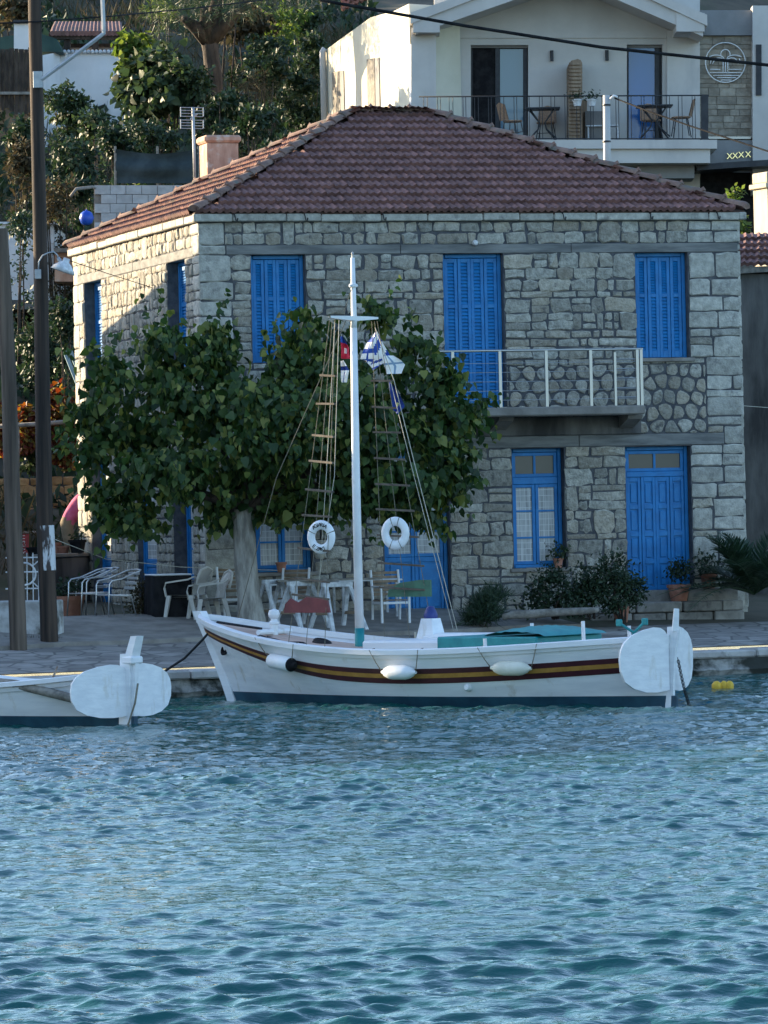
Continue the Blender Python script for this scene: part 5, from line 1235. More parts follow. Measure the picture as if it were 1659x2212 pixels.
def slat_chair(b, a, label, white=True):
    r = chair_root('slatted_chair', b, label, a, 'slatted wooden chairs on the terrace'); L = dict(local=True); w = M['white'] if white else M['wood']
    for s in (-1, 1):
        MB().bbox(s*.24-.02, s*.24+.02, -.25, -.21, 0, .64, .006).build('leg', w, r, **L)
        MB().tube([(s*.24, .24, 0), (s*.24, .20, .45), (s*.24, .28, .92)], .021, 6).build('leg', w, r, **L)
        MB().bbox(s*.24-.025, s*.24+.025, -.27, .24, .64, .665, .006).build('armrest', w, r, **L)
        MB().bbox(s*.24-.012, s*.24+.012, -.21, .2, .36, .40, .004).build('side_rail', w, r, **L)
    MB().bbox(-.22, .22, -.245, -.225, .36, .40, .004).build('front_rail', w, r, **L)
    for k in range(6): MB().bbox(-.24, .24, -.23+.075*k, -.175+.075*k, .415, .432, .004).build('seat_slat', M['wood'], r, **L)
    for k in range(6): MB().bbox(-.225, .225, .215+.014*k, .232+.014*k, .50+.07*k, .545+.07*k, .004).build('back_slat', M['wood'], r, **L)
    return r
slat_chair(G(510, 1345), math.radians(15), 'wooden slatted chair left of the tree trunk')
slat_chair(G(845, 1352), math.radians(20), 'white-framed slatted chair right of the boat mast before the blue door')
slat_chair(G(625, 1350)+Vector((0, .6, 0)), math.radians(-25), 'white-framed chair standing behind the trestles')
# ---- trestle tables: white A-frames with boards
def trestle(b, a, label, w=.62, h=.80, mm='white_worn'):
    r = root('trestle', b, label, 'trestle', 'white trestles on the terrace', rz=a); L = dict(local=True)
    MB().bbox(-w/2, w/2, -.04, .04, h-.05, h+.03, .006).build('top_beam', M[mm], r, **L)
    for sx in (-1, 1):
        for sy in (-1, 1):
            x0, x1 = sx*(w/2-.06), sx*(w/2+.05); y1 = sy*.32
            MB().add([(x0-.036, sy*.02-.022, h-.03), (x0+.036, sy*.02-.022, h-.03), (x0+.036, sy*.02+.022, h-.03), (x0-.036, sy*.02+.022, h-.03), (x1-.036, y1-.022, 0), (x1+.036, y1-.022, 0), (x1+.036, y1+.022, 0), (x1-.036, y1+.022, 0)], [(0, 1, 2, 3), (7, 6, 5, 4), (0, 4, 5, 1), (1, 5, 6, 2), (2, 6, 7, 3), (3, 7, 4, 0)]).build('leg', M[mm], r, **L)
        MB().bbox(sx*(w/2-.005)-.012, sx*(w/2-.005)+.012, -.2, .2, .30, .35, .004).build('stretcher', M['wood'], r, **L)
    return r
trestle(G(592, 1362), math.radians(62), 'white trestle nearest the tree trunk')
trestle(G(652, 1366), math.radians(50), 'white trestle second from the tree trunk')
trestle(G(730, 1368), math.radians(40), 'white trestle behind the mast under the boards')
tt = G(720, 1366); tr = root('trestle_board', tt+Vector((0, .15, .835)), 'weathered grey board laid across the white trestles', 'board', rz=TH-.05)
for k in range(3): MB().bbox(-.95+.03*k, .75+.05*k, -.22+.15*k, -.08+.15*k, .0, .03, .004).build('plank', M['wood_grey'], tr, local=True)
tt = G(790, 1350)+Vector((0, .8, 0)); r_ = root('patio_table', tt, 'white-topped garden table right of the mast', 'table', rz=TH)
MB().bbox(-.55, .55, -.35, .35, .71, .74, .008).build('table_top', M['white'], r_, local=True)
for sx in (-1, 1):
    for sy in (-1, 1): MB().bbox(sx*.46-.02, sx*.46+.02, sy*.28-.02, sy*.28+.02, 0, .71, .004).build('leg', M['white_worn'], r_, local=True)
# black planter / covered table and hedge by the wall
pl = G(365, 1337); r_ = root('covered_table', pl, 'white table under a black cloth beside the plastic chairs', 'table', rz=TH)
MB().bbox(-.32, .32, -.36, .36, .72, .745, .012).build('table_top', M['white'], r_, local=True)
rows = []
for z, k in ((.715, 1.0), (.5, 1.02), (.25, 1.05), (.02, 1.08)):
    rr = []
    for i in range(40):
        a = 2*math.pi*i/40; s_ = 1/max(abs(math.cos(a)), abs(math.sin(a))); rr.append((.31*k*math.cos(a)*s_*(1+.03*math.sin(9*a)*(1-z)), .35*k*math.sin(a)*s_*(1+.03*math.sin(8*a+1)*(1-z)), z))
    rows.append(rr)
MB().grid(rows, closed=True).build('cloth', M['black'], r_, 'all', local=True)
shrub('dry_plant', 'scraggly brown-green plant beside the black-clothed table', 'plant', 312, 1285, 34, 40, Y=pl.y+.5, n=900, size=.07, m='leaf_dry', seed=6, stems=5)
# side pots and little wall on the left
pot(0, 0, .36, .22, 'long brown trough with green plant at the concrete wall', plant=380, base=G(152, 1334), seed=12, pr=.26, ph=.28, long=1.25)
# ================================================================== POLES, LAMP, CABLES
def upole(name, label, pts, radii, m, group='wooden utility poles'):
    b = pts[0]; rt = root(name, b, label, 'pole', group)
    n = 26; ax = [Vector(p) for p in pts]; g = MB(); rows = []
    for i in range(n+1):
        k = i/n*(len(ax)-1); j = min(int(k), len(ax)-2); f = k-j; c = ax[j].lerp(ax[j+1], f); r = radii[j]+(radii[j+1]-radii[j])*f
        rows.append([c+Vector((math.cos(a)*r*(1+.035*math.sin(3*a+i*.4)), math.sin(a)*r*(1+.03*math.cos(4*a+i*.3)), 0)) for a in np.linspace(0, 2*math.pi, 17)[:-1]])
    g.grid(rows, closed=True); g.build('shaft', m, rt, 'all'); return rt
pY = 72.6
pb0 = P(107, 1397, pY); pb0.z = ground_z(pb0.x, pb0.y)-.02
ptop = P(74, -30, pY); pm = P(98, 1170, pY)
pole = upole('utility_pole', 'tall dark wooden utility pole with peeling white paint near its foot', [pb0, pm, P(88, 600, pY), ptop], [.142, .130, .112, .10], M['pole'])
wr = [P(x, y, pY) for x, y in ((99, 1130), (102, 1240))]
MB().tube([P(98.5, 1135, pY), P(99.7, 1160, pY), P(101, 1200, pY), P(102, 1232, pY)], [.1335, .135, .1365, .138], 20, cap=False).build('paint_band', M['pole_paint'], pole, 'all')
# galvanised arm
ay = pY-.14; arm = [P(90, 172, ay), P(205, 87, ay-.1), P(224, 72, ay-.1), P(223, 40, ay-.1), P(220, -30, ay-.1)]
MB().tube(arm, [.034, .034, .036, .036, .036], 6).build('bracket_arm', M['galv'], pole, 30)
bp = P(84, 172, ay+.02); MB().bbox(bp.x-.09, bp.x+.06, bp.y-.03, bp.y+.03, bp.z-.13, bp.z+.13, .006).build('bracket_plate', M['galv'], pole)
a0 = P(157, 119, ay-.03); MB().bbox(a0.x-.1, a0.x+.12, a0.y-.015, a0.y+.015, a0.z-.0, a0.z+.012, .002).build('lug', M['galv'], pole); MB().bbox(a0.x-.1, a0.x-.085, a0.y-.015, a0.y+.015, a0.z-.1, a0.z+.05, .002).build('lug', M['galv'], pole)
# gooseneck lamp
ly = pY-.16; lamp = root('street_lamp', P(84, 600, ly), 'gooseneck lamp with pale conical shade on the dark pole', 'lamp')
MB().tube([P(83, 585, ly), P(84, 565, ly), P(92, 552, ly), P(104, 546, ly), P(116, 544, ly), P(124, 551, ly), P(126, 560, ly)], .012, 7).build('gooseneck', M['galv'], lamp, 'all')
q = P(82, 590, ly); MB().bbox(q.x-.05, q.x+.05, q.y-.03, q.y+.03, q.z-.09, q.z+.06, .006).build('junction_box', M['galv'], lamp)
MB().lathe([(0, .13), (.05, .13), (.055, .07), (.10, .04), (.17, -.03), (.20, -.09), (.195, -.09), (.1, .02)], 18, M=Matrix.Translation(P(139, 575, ly-.1)) @ Matrix.Rotation(.35, 4, 'Y')).build('shade', M['white_worn'], lamp, 'all')
MB().tube([P(126, 558, ly), P(131, 566, ly-.08)], .03, 8).build('socket', M['galv'], lamp, 'all')
p2 = P(40, 1402, 71.9); p2.z = ground_z(p2.x, p2.y)-.02
upole('utility_pole', 'shorter pale wooden pole cut by the left edge of the picture', [p2, P(30, 1150, 71.9), P(18, 800, 71.9), P(2, 494, 71.9)], [.135, .128, .118, .108], M['pole_pale'])
def cable(name, pts, r, label, Ys, m='black', cat='cable', sag=.0):
    pp = [P(x, y, Y) for (x, y), Y in zip(pts, Ys)]; out = []
    for i in range(len(pp)-1):
        for k in range(8): t = k/8; out.append(pp[i].lerp(pp[i+1], t)+Vector((0, 0, -sag*4*t*(1-t))))
    out.append(pp[-1]); MB().tube(out, r, 6).thing(name, M[m], label, cat, smooth='all')
cable('power_cable', [(690, 0), (1000, 55), (1300, 102), (1700, 145)], .024, 'thick black power cable sagging across the hotel front', [62, 62, 62, 62])
cable('overhead_wire', [(-20, 51), (75, 47), (240, 35), (400, 20), (700, -15)], .013, 'black overhead wire passing above the hillside pergola', [72.4, 72.4, 74, 80, 90])
cable('service_wire', [(130, 556), (230, 590), (330, 622)], .006, 'thin slack wire from the lamp to the stone side wall', [72.5, 75, 80])
cable('service_wire', [(118, 1165), (230, 1208), (392, 1225), (600, 1232)], .006, 'thin cord strung low between the dark pole and the house corner', [72.5, 76, 76.4, 76.5], 'rope_white')
cable('service_wire', [(1597, 876), (1680, 882)], .006, 'thin pale wire leaving the right wall at mid height', [79.5, 80.5], 'rope_white')
cable('balcony_cord', [(905, 850), (1050, 858), (1260, 845), (1393, 868)], .005, 'slack grey cord running along the stone wall behind the railing', [78.5, 79.0, 79.2, 79.6], 'rope')
# ================================================================== LEFT FOREGROUND WALLS, GATE, GARDEN
bw = P(62, 1400, 73.4)
def wall_thing(name, label, x0, x1, yt, Y0, Y1, zb, th, m, cat='wall', cap=None):
    a = P(x0, yt, Y0); b = P(x1, yt, Y1); d = (b-a); d.z = 0; L = d.length; ang = math.atan2(d.y, d.x); zt = (a.z+b.z)/2
    rt = root(name, (a.x, a.y, zb), label, cat, rz=ang)
    MB().bbox(0, L, 0, th, -.3, zt-zb, .02).build('wall_body', M[m], rt, local=True)
    if cap: MB().bbox(-.03, L+.03, -.04, th+.04, zt-zb+.002, zt-zb+.07, .012).build('coping', M[cap], rt, local=True)
    return rt, L, zt
M['white_dirty'] = mat('dirty_whitewash', (0.34, 0.33, 0.31), (0.62, 0.62, 0.61), .9, 2.5, .5, 12, spots=((.10, .09, .075), 1.6, .52, .68))
wall_thing('low_white_wall', 'low whitewashed wall end behind the two poles', -40, 118, 1298, 73.6, 73.3, .7, .45, 'white_dirty')
g0 = P(8, 1290, 74.6); gt = root('white_gate', g0, 'white metal gate with a round ornament behind the poles', 'gate')
def gp(x, y): return P(x, y, 74.6)
for x in (20, 33, 46, 59, 72, 84): MB().tube([gp(x, 1300), gp(x-1, 1194)], .010, 6).build('bar', M['white_worn'], gt)
for y in (1205, 1236, 1272): MB().tube([gp(12, y), gp(90, y-1)], .013, 6).build('rail', M['white_worn'], gt)
MB().tube([gp(53+24*math.cos(a), 1240+24*math.sin(a)) for a in np.linspace(0, 2*math.pi, 25)], .017, 7, cap=False).build('ring', M['white_worn'], gt, 'all')
for a_, b_ in (((70, 1223), (88, 1207)), ((70, 1257), (88, 1273))): MB().tube([gp(*a_), gp(*b_)], .011, 6).build('brace', M['white_worn'], gt)
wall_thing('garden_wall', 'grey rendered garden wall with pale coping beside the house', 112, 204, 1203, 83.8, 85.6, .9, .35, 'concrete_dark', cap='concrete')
# ochre retaining wall built of stones
def ochre_wall():
    a = P(-60, 1100, 91); b = P(215, 1100, 91.5); d = b-a; d.z = 0; L = d.length; ang = math.atan2(d.y, d.x)
    rt = root('retaining_wall', (a.x, a.y, 1.0), 'ochre rubble retaining wall behind the bending person', 'wall', rz=ang)
    H = P(100, 1030, 91.2).z-1.0; MB().bbox(0, L, .02, .5, -.4, H-.05, .02).build('wall_core', M['mortar'], rt, local=True)
    r = random.Random(8); z = 0
    while z < H-.1:
        h = min(r.choice([.16, .22, .28]), H-z); x = 0
        while x < L:
            w = min(r.uniform(.2, .55), L-x); poly = rpoly(x+.012, x+w-.012, z+.01, z+h-.01, r)
            stone_geo(poly, lambda s, t, dd: Vector((s, .02-dd, t)), r, r.uniform(.015, .04)).build('stone', M['ochre'], rt, 25, local=True); x += w
        z += h
ochre_wall()
# red board with white letters
rb = P(50, 1176, 88); sg = root('red_sign', (rb.x, rb.y, rb.z-.25), 'narrow red board with white vertical lettering behind the gate', 'sign')
MB().bbox(rb.x-.14, rb.x+.14, rb.y-.02, rb.y+.02, rb.z-.37, rb.z+.20, .01).build('board', M['red'], sg)
me = text_mesh('LAVESTI', .13, M['white']); me.transform(Matrix.Translation((0, -.025, .20)) @ Matrix.Rotation(math.pi/2, 4, 'X') @ Matrix.Rotation(math.pi/2, 4, 'Z')); link_mesh('lettering', me, sg)
MB().bbox(rb.x-.2, rb.x+.24, rb.y-.03, rb.y+.15, rb.z+.205, rb.z+.25, .01).build('lintel', M['concrete'], sg)
for i, (x, y, r, h, lab, m_, pl_) in enumerate(((118, 1200, .13, .20, 'terracotta pot with sprigs on the garden wall', 'terracotta', 120), (136, 1202, .14, .13, 'low brown pot in the middle of the garden wall', 'terracotta', 0), (168, 1202, .17, .24, 'black pot with spiky leaves on the garden wall', 'black', 80), (80, 1196, .2, .22, 'dark planter tub behind the white gate', 'black', 0))):
    b = P(x, y, 84.9); b.z = P(150, 1203, 84.8).z+.07 if i < 3 else b.z-.1
    pot(0, 0, h, r, lab, m_, plant=pl_ or None, base=b, seed=20+i, pr=.16, ph=.24)
# vine on a rail
vr = root('pergola_rail', P(90, 1000, 89.5), 'weathered horizontal rail carrying the autumn vine', 'rail')
MB().tube([P(-20, 922, 89.5), P(90, 916, 89.5), P(220, 905, 89.5)], .045, 8).build('rail', M['wood_grey'], vr, 'all')
for x in (38, 205): MB().tube([P(x, 1040, 89.5), P(x, 912, 89.5)], .04, 8).build('post', M['wood_grey'], vr, 'all')
for i, (x, y, rx, ry, lab) in enumerate(((60, 905, 42, 62, 'yellow and red autumn vine between the two poles'), (140, 900, 45, 62, 'red autumn vine between the dark pole and the house'), (5, 920, 30, 55, 'red autumn vine at the left edge beside the pale pole'))):
    shrub('grape_vine', lab, 'vine', x, y, rx, ry, Y=90.0+.2*i, n=1900, size=.115, m='leaf_vine', shape=HEART, seed=40+i, group='autumn vines on the rail', stems=3, droop=.6, depth=.6)
for i, (x, y, rx, ry, lab) in enumerate(((75, 975, 45, 42, 'green-brown lower vine growth under the rail between the poles'), (140, 970, 40, 40, 'brown-green vine tangle under the rail beside the house'))):
    shrub('vine_tangle', lab, 'vine', x, y, rx, ry, Y=90.4, n=1100, size=.11, m='leaf_hill' if i == 0 else 'leaf_vine', shape=HEART, seed=60+i, stems=3, depth=.6)
# person bending forward, seen from behind the house corner
def person():
    Yp = 87.0; q = lambda x, y, dy=0: P(x, y, Yp+dy)
    feet = [q(143, 1255, .0), q(160, 1255, .1)]; zf = 1.05
    for f in feet: f.z = zf
    hipc = q(143, 1122); sh = q(196, 1062); base = Vector((hipc.x+.05, hipc.y, zf))
    rt = root('person', base, 'person in a pink top and khaki trousers bending forward behind the corner', 'person')
    inv = ROOTM[rt.name].inverted()
    V = [hipc, hipc.lerp(sh, .33)+Vector((.02, 0, -.01)), hipc.lerp(sh, .68)+Vector((.01, 0, .0)), sh, sh+Vector((.10, 0, -.02)), sh+Vector((.20, -.02, -.06)), sh+Vector((.27, -.03, -.10))]
    r = [.17, .19, .20, .15, .06, .085, .09]; Ed = [(0, 1), (1, 2), (2, 3), (3, 4), (4, 5), (5, 6)]
    for s in (-1, 1):
        b = len(V); hp_ = hipc+Vector((.0, s*.10, -.07)); kn = Vector((feet[0].x+.12, hipc.y+s*.11, (hipc.z+zf)/2+.02)); an = Vector((feet[0].x+.06, hipc.y+s*.12, zf+.09)); to = an+Vector((.17, 0, -.05))
        V += [hp_, kn, an, to]; r += [.125, .085, .052, .045]; Ed += [(0, b), (b, b+1), (b+1, b+2), (b+2, b+3)]
        b = len(V); so = sh+Vector((0, s*.18, -.02)); el = so+Vector((.08, s*.04, -.28)); ha = el+Vector((.10, -s*.03, -.24)); fi = ha+Vector((.03, 0, -.09))
        V += [so, el, ha, fi]; r += [.068, .046, .034, .026]; Ed += [(3, b), (b, b+1), (b+1, b+2), (b+2, b+3)]
    me = bpy.data.meshes.new('body'); me.from_pydata([tuple(inv @ v) for v in V], Ed, []); o = link_mesh('body', me, rt)
    sk = o.modifiers.new('skin', 'SKIN'); o.modifiers.new('sub', 'SUBSURF').levels = 2; o.modifiers['sub'].render_levels = 2
    for v, rr in zip(me.skin_vertices[0].data, r): v.radius = (rr, rr)
    me.skin_vertices[0].data[0].use_root = True
    bpy.context.view_layer.update(); dg = bpy.context.evaluated_depsgraph_get(); m2 = bpy.data.meshes.new_from_object(o.evaluated_get(dg)); o.modifiers.clear(); o.data = m2
    mats = [mat('pink_top', (0.55, 0.09, 0.20), (0.66, 0.15, 0.28), .9, 6, .5, 14), mat('khaki_trousers', (0.20, 0.15, 0.095), (0.27, 0.21, 0.14), .9, 6, .5, 14), mat('skin', (0.42, 0.24, 0.17), None, .6), M['black']]
    m2.materials.clear()
    for m_ in mats: m2.materials.append(m_)
    lh = inv @ hipc; ls = inv @ sh; wax = (ls-lh).normalized()
    for pl in m2.polygons:
        c = pl.center; k = (c-lh).dot(wax)
        pl.material_index = 0 if (k > .02 and c.z > lh.z-.22) else (3 if c.z < .10 else 1)
        if c.x > ls.x+.06 and c.z > ls.z-.35 or (c.x > ls.x+.03 and c.z < ls.z-.30 and c.z > .5): pl.material_index = 2
        pl.use_smooth = True
    hc = inv @ (sh+Vector((.29, -.03, -.10)))
    MB().lathe([(0, -.10), (.07, -.07), (.098, 0), (.085, .06), (.04, .095), (0, .105)], 14, M=Matrix.Translation(hc+Vector((-.03, 0, .03)))).build('hair', M['bark_dark'], rt, 'all', local=True)
person()
# pale blue planks leaning at the far corner
for i, x in enumerate((140, 153)):
    a = P(x, 760, 87.2+.1*i); b = P(x+28, 830, 87.0+.1*i); MB().tube([a, b], .05, 4).thing('painted_plank', mat('pale_blue_paint', (.20, .32, .38), (.27, .40, .46), .7, 5), ('longer' if i == 0 else 'shorter')+' pale blue plank jutting out behind the far house corner', 'plank', 'pale blue planks at the far corner')
# ================================================================== RIGHT NEIGHBOUR
Yr = 84.0
nb = root('weathered_building', P(1660, 1330, Yr), 'dark weathered plaster building at the right edge', 'building')
def rx(x, y, Y=Yr): return P(x, y, Y)
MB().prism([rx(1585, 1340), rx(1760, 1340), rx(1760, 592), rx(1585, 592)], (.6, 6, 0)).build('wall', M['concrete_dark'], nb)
MB().prism([rx(1580, 592, Yr-.15), rx(1770, 580, Yr-.15), rx(1770, 570, Yr-.15), rx(1580, 578, Yr-.15)], (.6, 6.3, 0)).build('eaves', M['wood_grey'], nb)
o_ = rx(1580, 577, Yr-.2); ax_ = Vector((1, 0, 0)); bx_ = Vector((.1, .93, .34)).normalized(); nx_ = ax_.cross(bx_)
for j in range(5):
    for i in range(8):
        T = Matrix.Translation(o_+ax_*(.12+TW*i)+bx_*(TEX*j)) @ Matrix((ax_, bx_, nx_)).transposed().to_4x4(); o = link_mesh('roof_tile', tme, nb); o.matrix_local = ROOTM[nb.name].inverted() @ T
cY = 91.0; cb = P(1625, 575, cY); ct = P(1625, 372, cY); w_ = .62
cc = root('tall_chimney', (cb.x+.3, cb.y+.3, cb.z-.6), 'tall square rendered chimney lit by the sun at the right edge', 'chimney')
RZ = Matrix.Translation((cb.x+.48, cb.y+.31, 0)) @ Matrix.Rotation(.42, 4, 'Z')
MB().bbox(-.30, .30, -.3, .3, cb.z-.9, ct.z-.32, .015, M=RZ).build('shaft', M['chimney_b'], cc)
MB().bbox(-.36, .36, -.36, .36, ct.z-.318, ct.z-.22, .015, M=RZ).build('collar', M['chimney_b'], cc)
MB().bbox(-.31, .31, -.31, .31, ct.z-.218, ct.z, .02, M=RZ).build('head', M['chimney_b'], cc)
shrub('laurel_bush', 'sunlit glossy bush between the house roof and the tall chimney', 'bush', 1590, 470, 24, 72, Y=90, n=900, size=.14, m='leaf_sunlit', seed=70, stems=3, depth=1.2)
# ================================================================== HOTEL
Yh = 110.0
hot = root('hotel', P(1230, 420, Yh), 'white two-storey hotel with gabled balcony front behind the stone house', 'building')
def h(x, y, dy=0.0): return P(x, y, Yh+dy)
def panel(name, x0, y0, x1, y1, d0, d1, m, parent=hot):
    """box between photo corners at depth d0 (front) to d1"""
    a, b, c, d = h(x0, y1, d0), h(x1, y1, d0), h(x1, y0, d0), h(x0, y0, d0)
    return MB().prism([a, b, c, d], (0, d1-d0, 0)).build(name, M[m], parent)
# front wall with two door openings
for (x0, y0, x1, y1) in ((938, -120, 1017, 420), (1141, -120, 1354, 420), (1431, -120, 1512, 420), (1017, -120, 1141, 97), (1354, -120, 1431, 96), (1017, 305, 1141, 420), (1354, 305, 1431, 420)):
    panel('wall', x0, y0, x1, y1, 0, .4, 'hotel_wall')
panel('string_course', 940, 66, 1440, 82, -.04, 0.01, 'hotel_wall')
panel('left_pier', 888, 60, 942, 330, -1.1, 1.6, 'hotel_wall')
panel('right_pier', 1441, 66, 1512, 303, -.12, 0.002, 'hotel_wall')
for sx, (e0, pk) in ((-1, ((896, 37), (1205, -70))), (1, ((1518, 42), (1205, -92)))):
    a0_, a1_ = h(e0[0], e0[1], -1.5), h(pk[0], pk[1], -1.5); th_ = Vector((0, 0, -.40)); 
    MB().prism([a0_, a1_, a1_+th_, a0_+th_], (0, 1.9, 0)).build('gable_verge', M['hotel_wall'], hot)
    up_ = Vector((0, 0, .10)); MB().prism([a0_+Vector((sx*.1, -.08, -.16)), a1_+Vector((0, -.08, .02)), a1_+up_+Vector((0, -.08, 0)), a0_+up_+Vector((sx*.1, -.08, 0))], (0, 8, 0)).build('gable_roof', M['hotel_wall'], hot)
panel('verge_block', 892, 38, 950, 70, -1.54, -.02, 'hotel_wall'); panel('verge_block', 1461, 28, 1522, 68, -1.54, -.02, 'hotel_wall')
# doors
d1 = panel('sliding_door', 1018, 98, 1140, 303, .28, .34, 'dark_metal')
panel('dark_gap_sheet', 1022, 104, 1070, 303, .24, .27, 'black', d1); panel('pane', 1080, 106, 1130, 303, .22, .26, 'glass_teal', d1)  # black sheet stands in for the dark room behind the open half
for x0, x1 in ((1070, 1079), (1131, 1139)): panel('stile', x0, 100, x1, 303, .19, .25, 'dark_metal', d1)
panel('head_frame', 1017, 97, 1141, 103, .15, .26, 'grey_wall', d1)
d2 = panel('sliding_door', 1355, 97, 1430, 303, .28, .34, 'dark_metal')
panel('pane', 1358, 103, 1414, 303, .22, .26, 'glass_blue', d2); panel('stile', 1415, 98, 1424, 303, .18, .26, 'dark_metal', d2); panel('head_frame', 1354, 96, 1431, 103, .15, .26, 'grey_wall', d2)
for i, (x, y) in enumerate(((955, 122), (1192, 121), (1311, 120))):
    c = h(x, y, -.07); MB().tube([c+Vector((0, 0, -.12)), c+Vector((0, 0, .13))], .042, 10).build('wall_lamp', M['dark_metal'], hot, 40)
# balcony
panel('balcony_slab', 1050, 302, 1549, 321, -1.9, .0, 'hotel_wall'); panel('balcony_beam', 1060, 322, 1534, 352, -1.8, -.02, 'hotel_wall'); panel('undercroft', 1380, 352, 1500, 385, -1.2, .0, 'grey_wall')
panel('balcony_slab', 900, 302, 1050, 321, -1.9, .0, 'hotel_wall')
rl = MB().tube([h(905, 209, -1.75), h(1531, 206, -1.75)], .018, 6).build('balcony_railing', M['dark_metal'], hot, 'all')
MB().tube([h(905, 299, -1.75), h(1531, 300, -1.75)], .016, 6).build('bottom_rail', M['dark_metal'], rl, 'all')
x = 916; k = 0
while x < 1518:
    MB().tube([h(x+.5, 301, -1.75), h(x-1, 208, -1.75)], .0085, 5).build('baluster', M['dark_metal'], rl); x += (8, 22, 6, 19)[k % 4]; k += 1
panel('corner_post', 1515, 204, 1530, 303, -1.82, -1.68, 'dark_metal', rl)
MB().tube([h(1530, 207, -1.75), h(1527, 208, -.2)], .02, 6).build('side_rail', M['dark_metal'], rl)
# divider screens
def screen(x0, x1, yt, yb, m, nm):
    a = h((x0+x1)/2, yb, -1.0); g = MB(); r_ = 10
    pts = [(x0, yb), (x1, yb), (x1, yt+r_), (x1-3, yt+3), (x1-10, yt), (x0+6, yt+4), (x0, yt+12)]
    s_ = g.prism([h(px_, py_, -1.15) for px_, py_ in pts], (.0, 1.1, 0)).build(nm, M[m], hot)
    n = int((yb-yt)/8)
    for i in range(1, n): panel('slat', x0+1, yt+8*i, x1-3, yt+8*i+5, -1.19, -1.152, 'wood', s_)
screen(1228, 1258, 127, 302, 'wood', 'divider_screen')
panel('storage_box', 1264, 240, 1301, 302, -.9, -.3, 'concrete_dark'); panel('storage_box', 1256, 215, 1268, 302, -.7, -.2, 'wood')
# stone-clad panel with emblem
cl_ = panel('clad_panel', 1510, 76, 1626, 300, .05, .4, 'clad'); r = random.Random(17); y = 78
while y < 298:
    hh = r.choice([10, 14, 18]); x = 1511
    while x < 1624:
        w = min(r.uniform(18, 42), 1625-x); panel('cladding_stone', x+.6, y+.6, x+w-.6, min(y+hh, 299)-.6, .05-r.uniform(.012, .04), .045, 'clad', cl_); x += w
    y += hh
panel('upper_block', 1512, 22, 1628, 76, -.1, .4, 'grey_wall'); panel('wing_wall', 1626, 12, 1800, 420, -.3, .3, 'hotel_wall'); panel('slit_window', 1633, 96, 1645, 206, -.34, -.305, 'dark_metal'); panel('threshold', 1512, 295, 1622, 300, -.12, 0, 'steel')
panel('canopy', 1500, 303, 1800, 368, -.2, .3, 'grey_wall'); panel('dark_arch_sheet', 1505, 372, 1800, 560, .3, .5, 'black')  # arch is a black sheet standing in for the shade under the canopy
ga = [h(1505+i*16, 368-14*math.sin(min(i/18, 1)*1.5), -1.2) for i in range(19)]
MB().grid([[p, p+Vector((0, 1.5, 0)), p+Vector((0, 1.5, .14)), p+Vector((0, 0, .14))] for p in ga], closed=True).build('awning', M['dark_metal'], hot)
em = MB().tube([h(1567+43*math.cos(a), 135+43*math.sin(a), -.05) for a in np.linspace(0, 2*math.pi, 49)], .014, 6, cap=False).build('wall_emblem', M['white'], hot, 'all')
def el(pts, r_=.013): MB().tube([h(x, y, -.05) for x, y in pts], r_, 6).build('emblem_line', M['white'], em, 'all')
for yy, x0, x1 in ((150, 1534, 1556), (150, 1574, 1602), (157, 1533, 1603), (163, 1541, 1598), (168, 1548, 1590), (173, 1557, 1580)): el([(x0, yy), (x1, yy)])
for xx in (1562, 1567, 1572): el([(xx, 130), (xx, 158)])
el([(1557+10*math.cos(a)+10, 117-10*math.sin(a)) for a in np.linspace(-.3, 3.4, 14)])
for s in (-1, 1):
    el([(1567+s*(3+17*(1-math.cos(a))), 128-9*math.sin(a)) for a in np.linspace(0, 2.6, 10)]); el([(1567+s*(3+11*(1-math.cos(a))), 132-7*math.sin(a)) for a in np.linspace(0, 2.4, 9)]); el([(1567+s*22, 127), (1567+s*28, 138)]); el([(1567+s*30, 126), (1567+s*33, 138)])
for body, x, y in (('X', 1576, 338), ('X', 1588, 337), ('X', 1601, 335), ('X', 1616, 334), ('X', 1633, 332), ('I', 1642, 331), ('M', 1651, 330), ('A', 1663, 329)):
    me = text_mesh(body, .20, M['gold_metal'], .012); me.transform(ROOTM[hot.name].inverted() @ Matrix.Translation(h(x, y, -.24)) @ Matrix.Rotation(math.pi/2, 4, 'X')); link_mesh('sign_letter', me, hot)
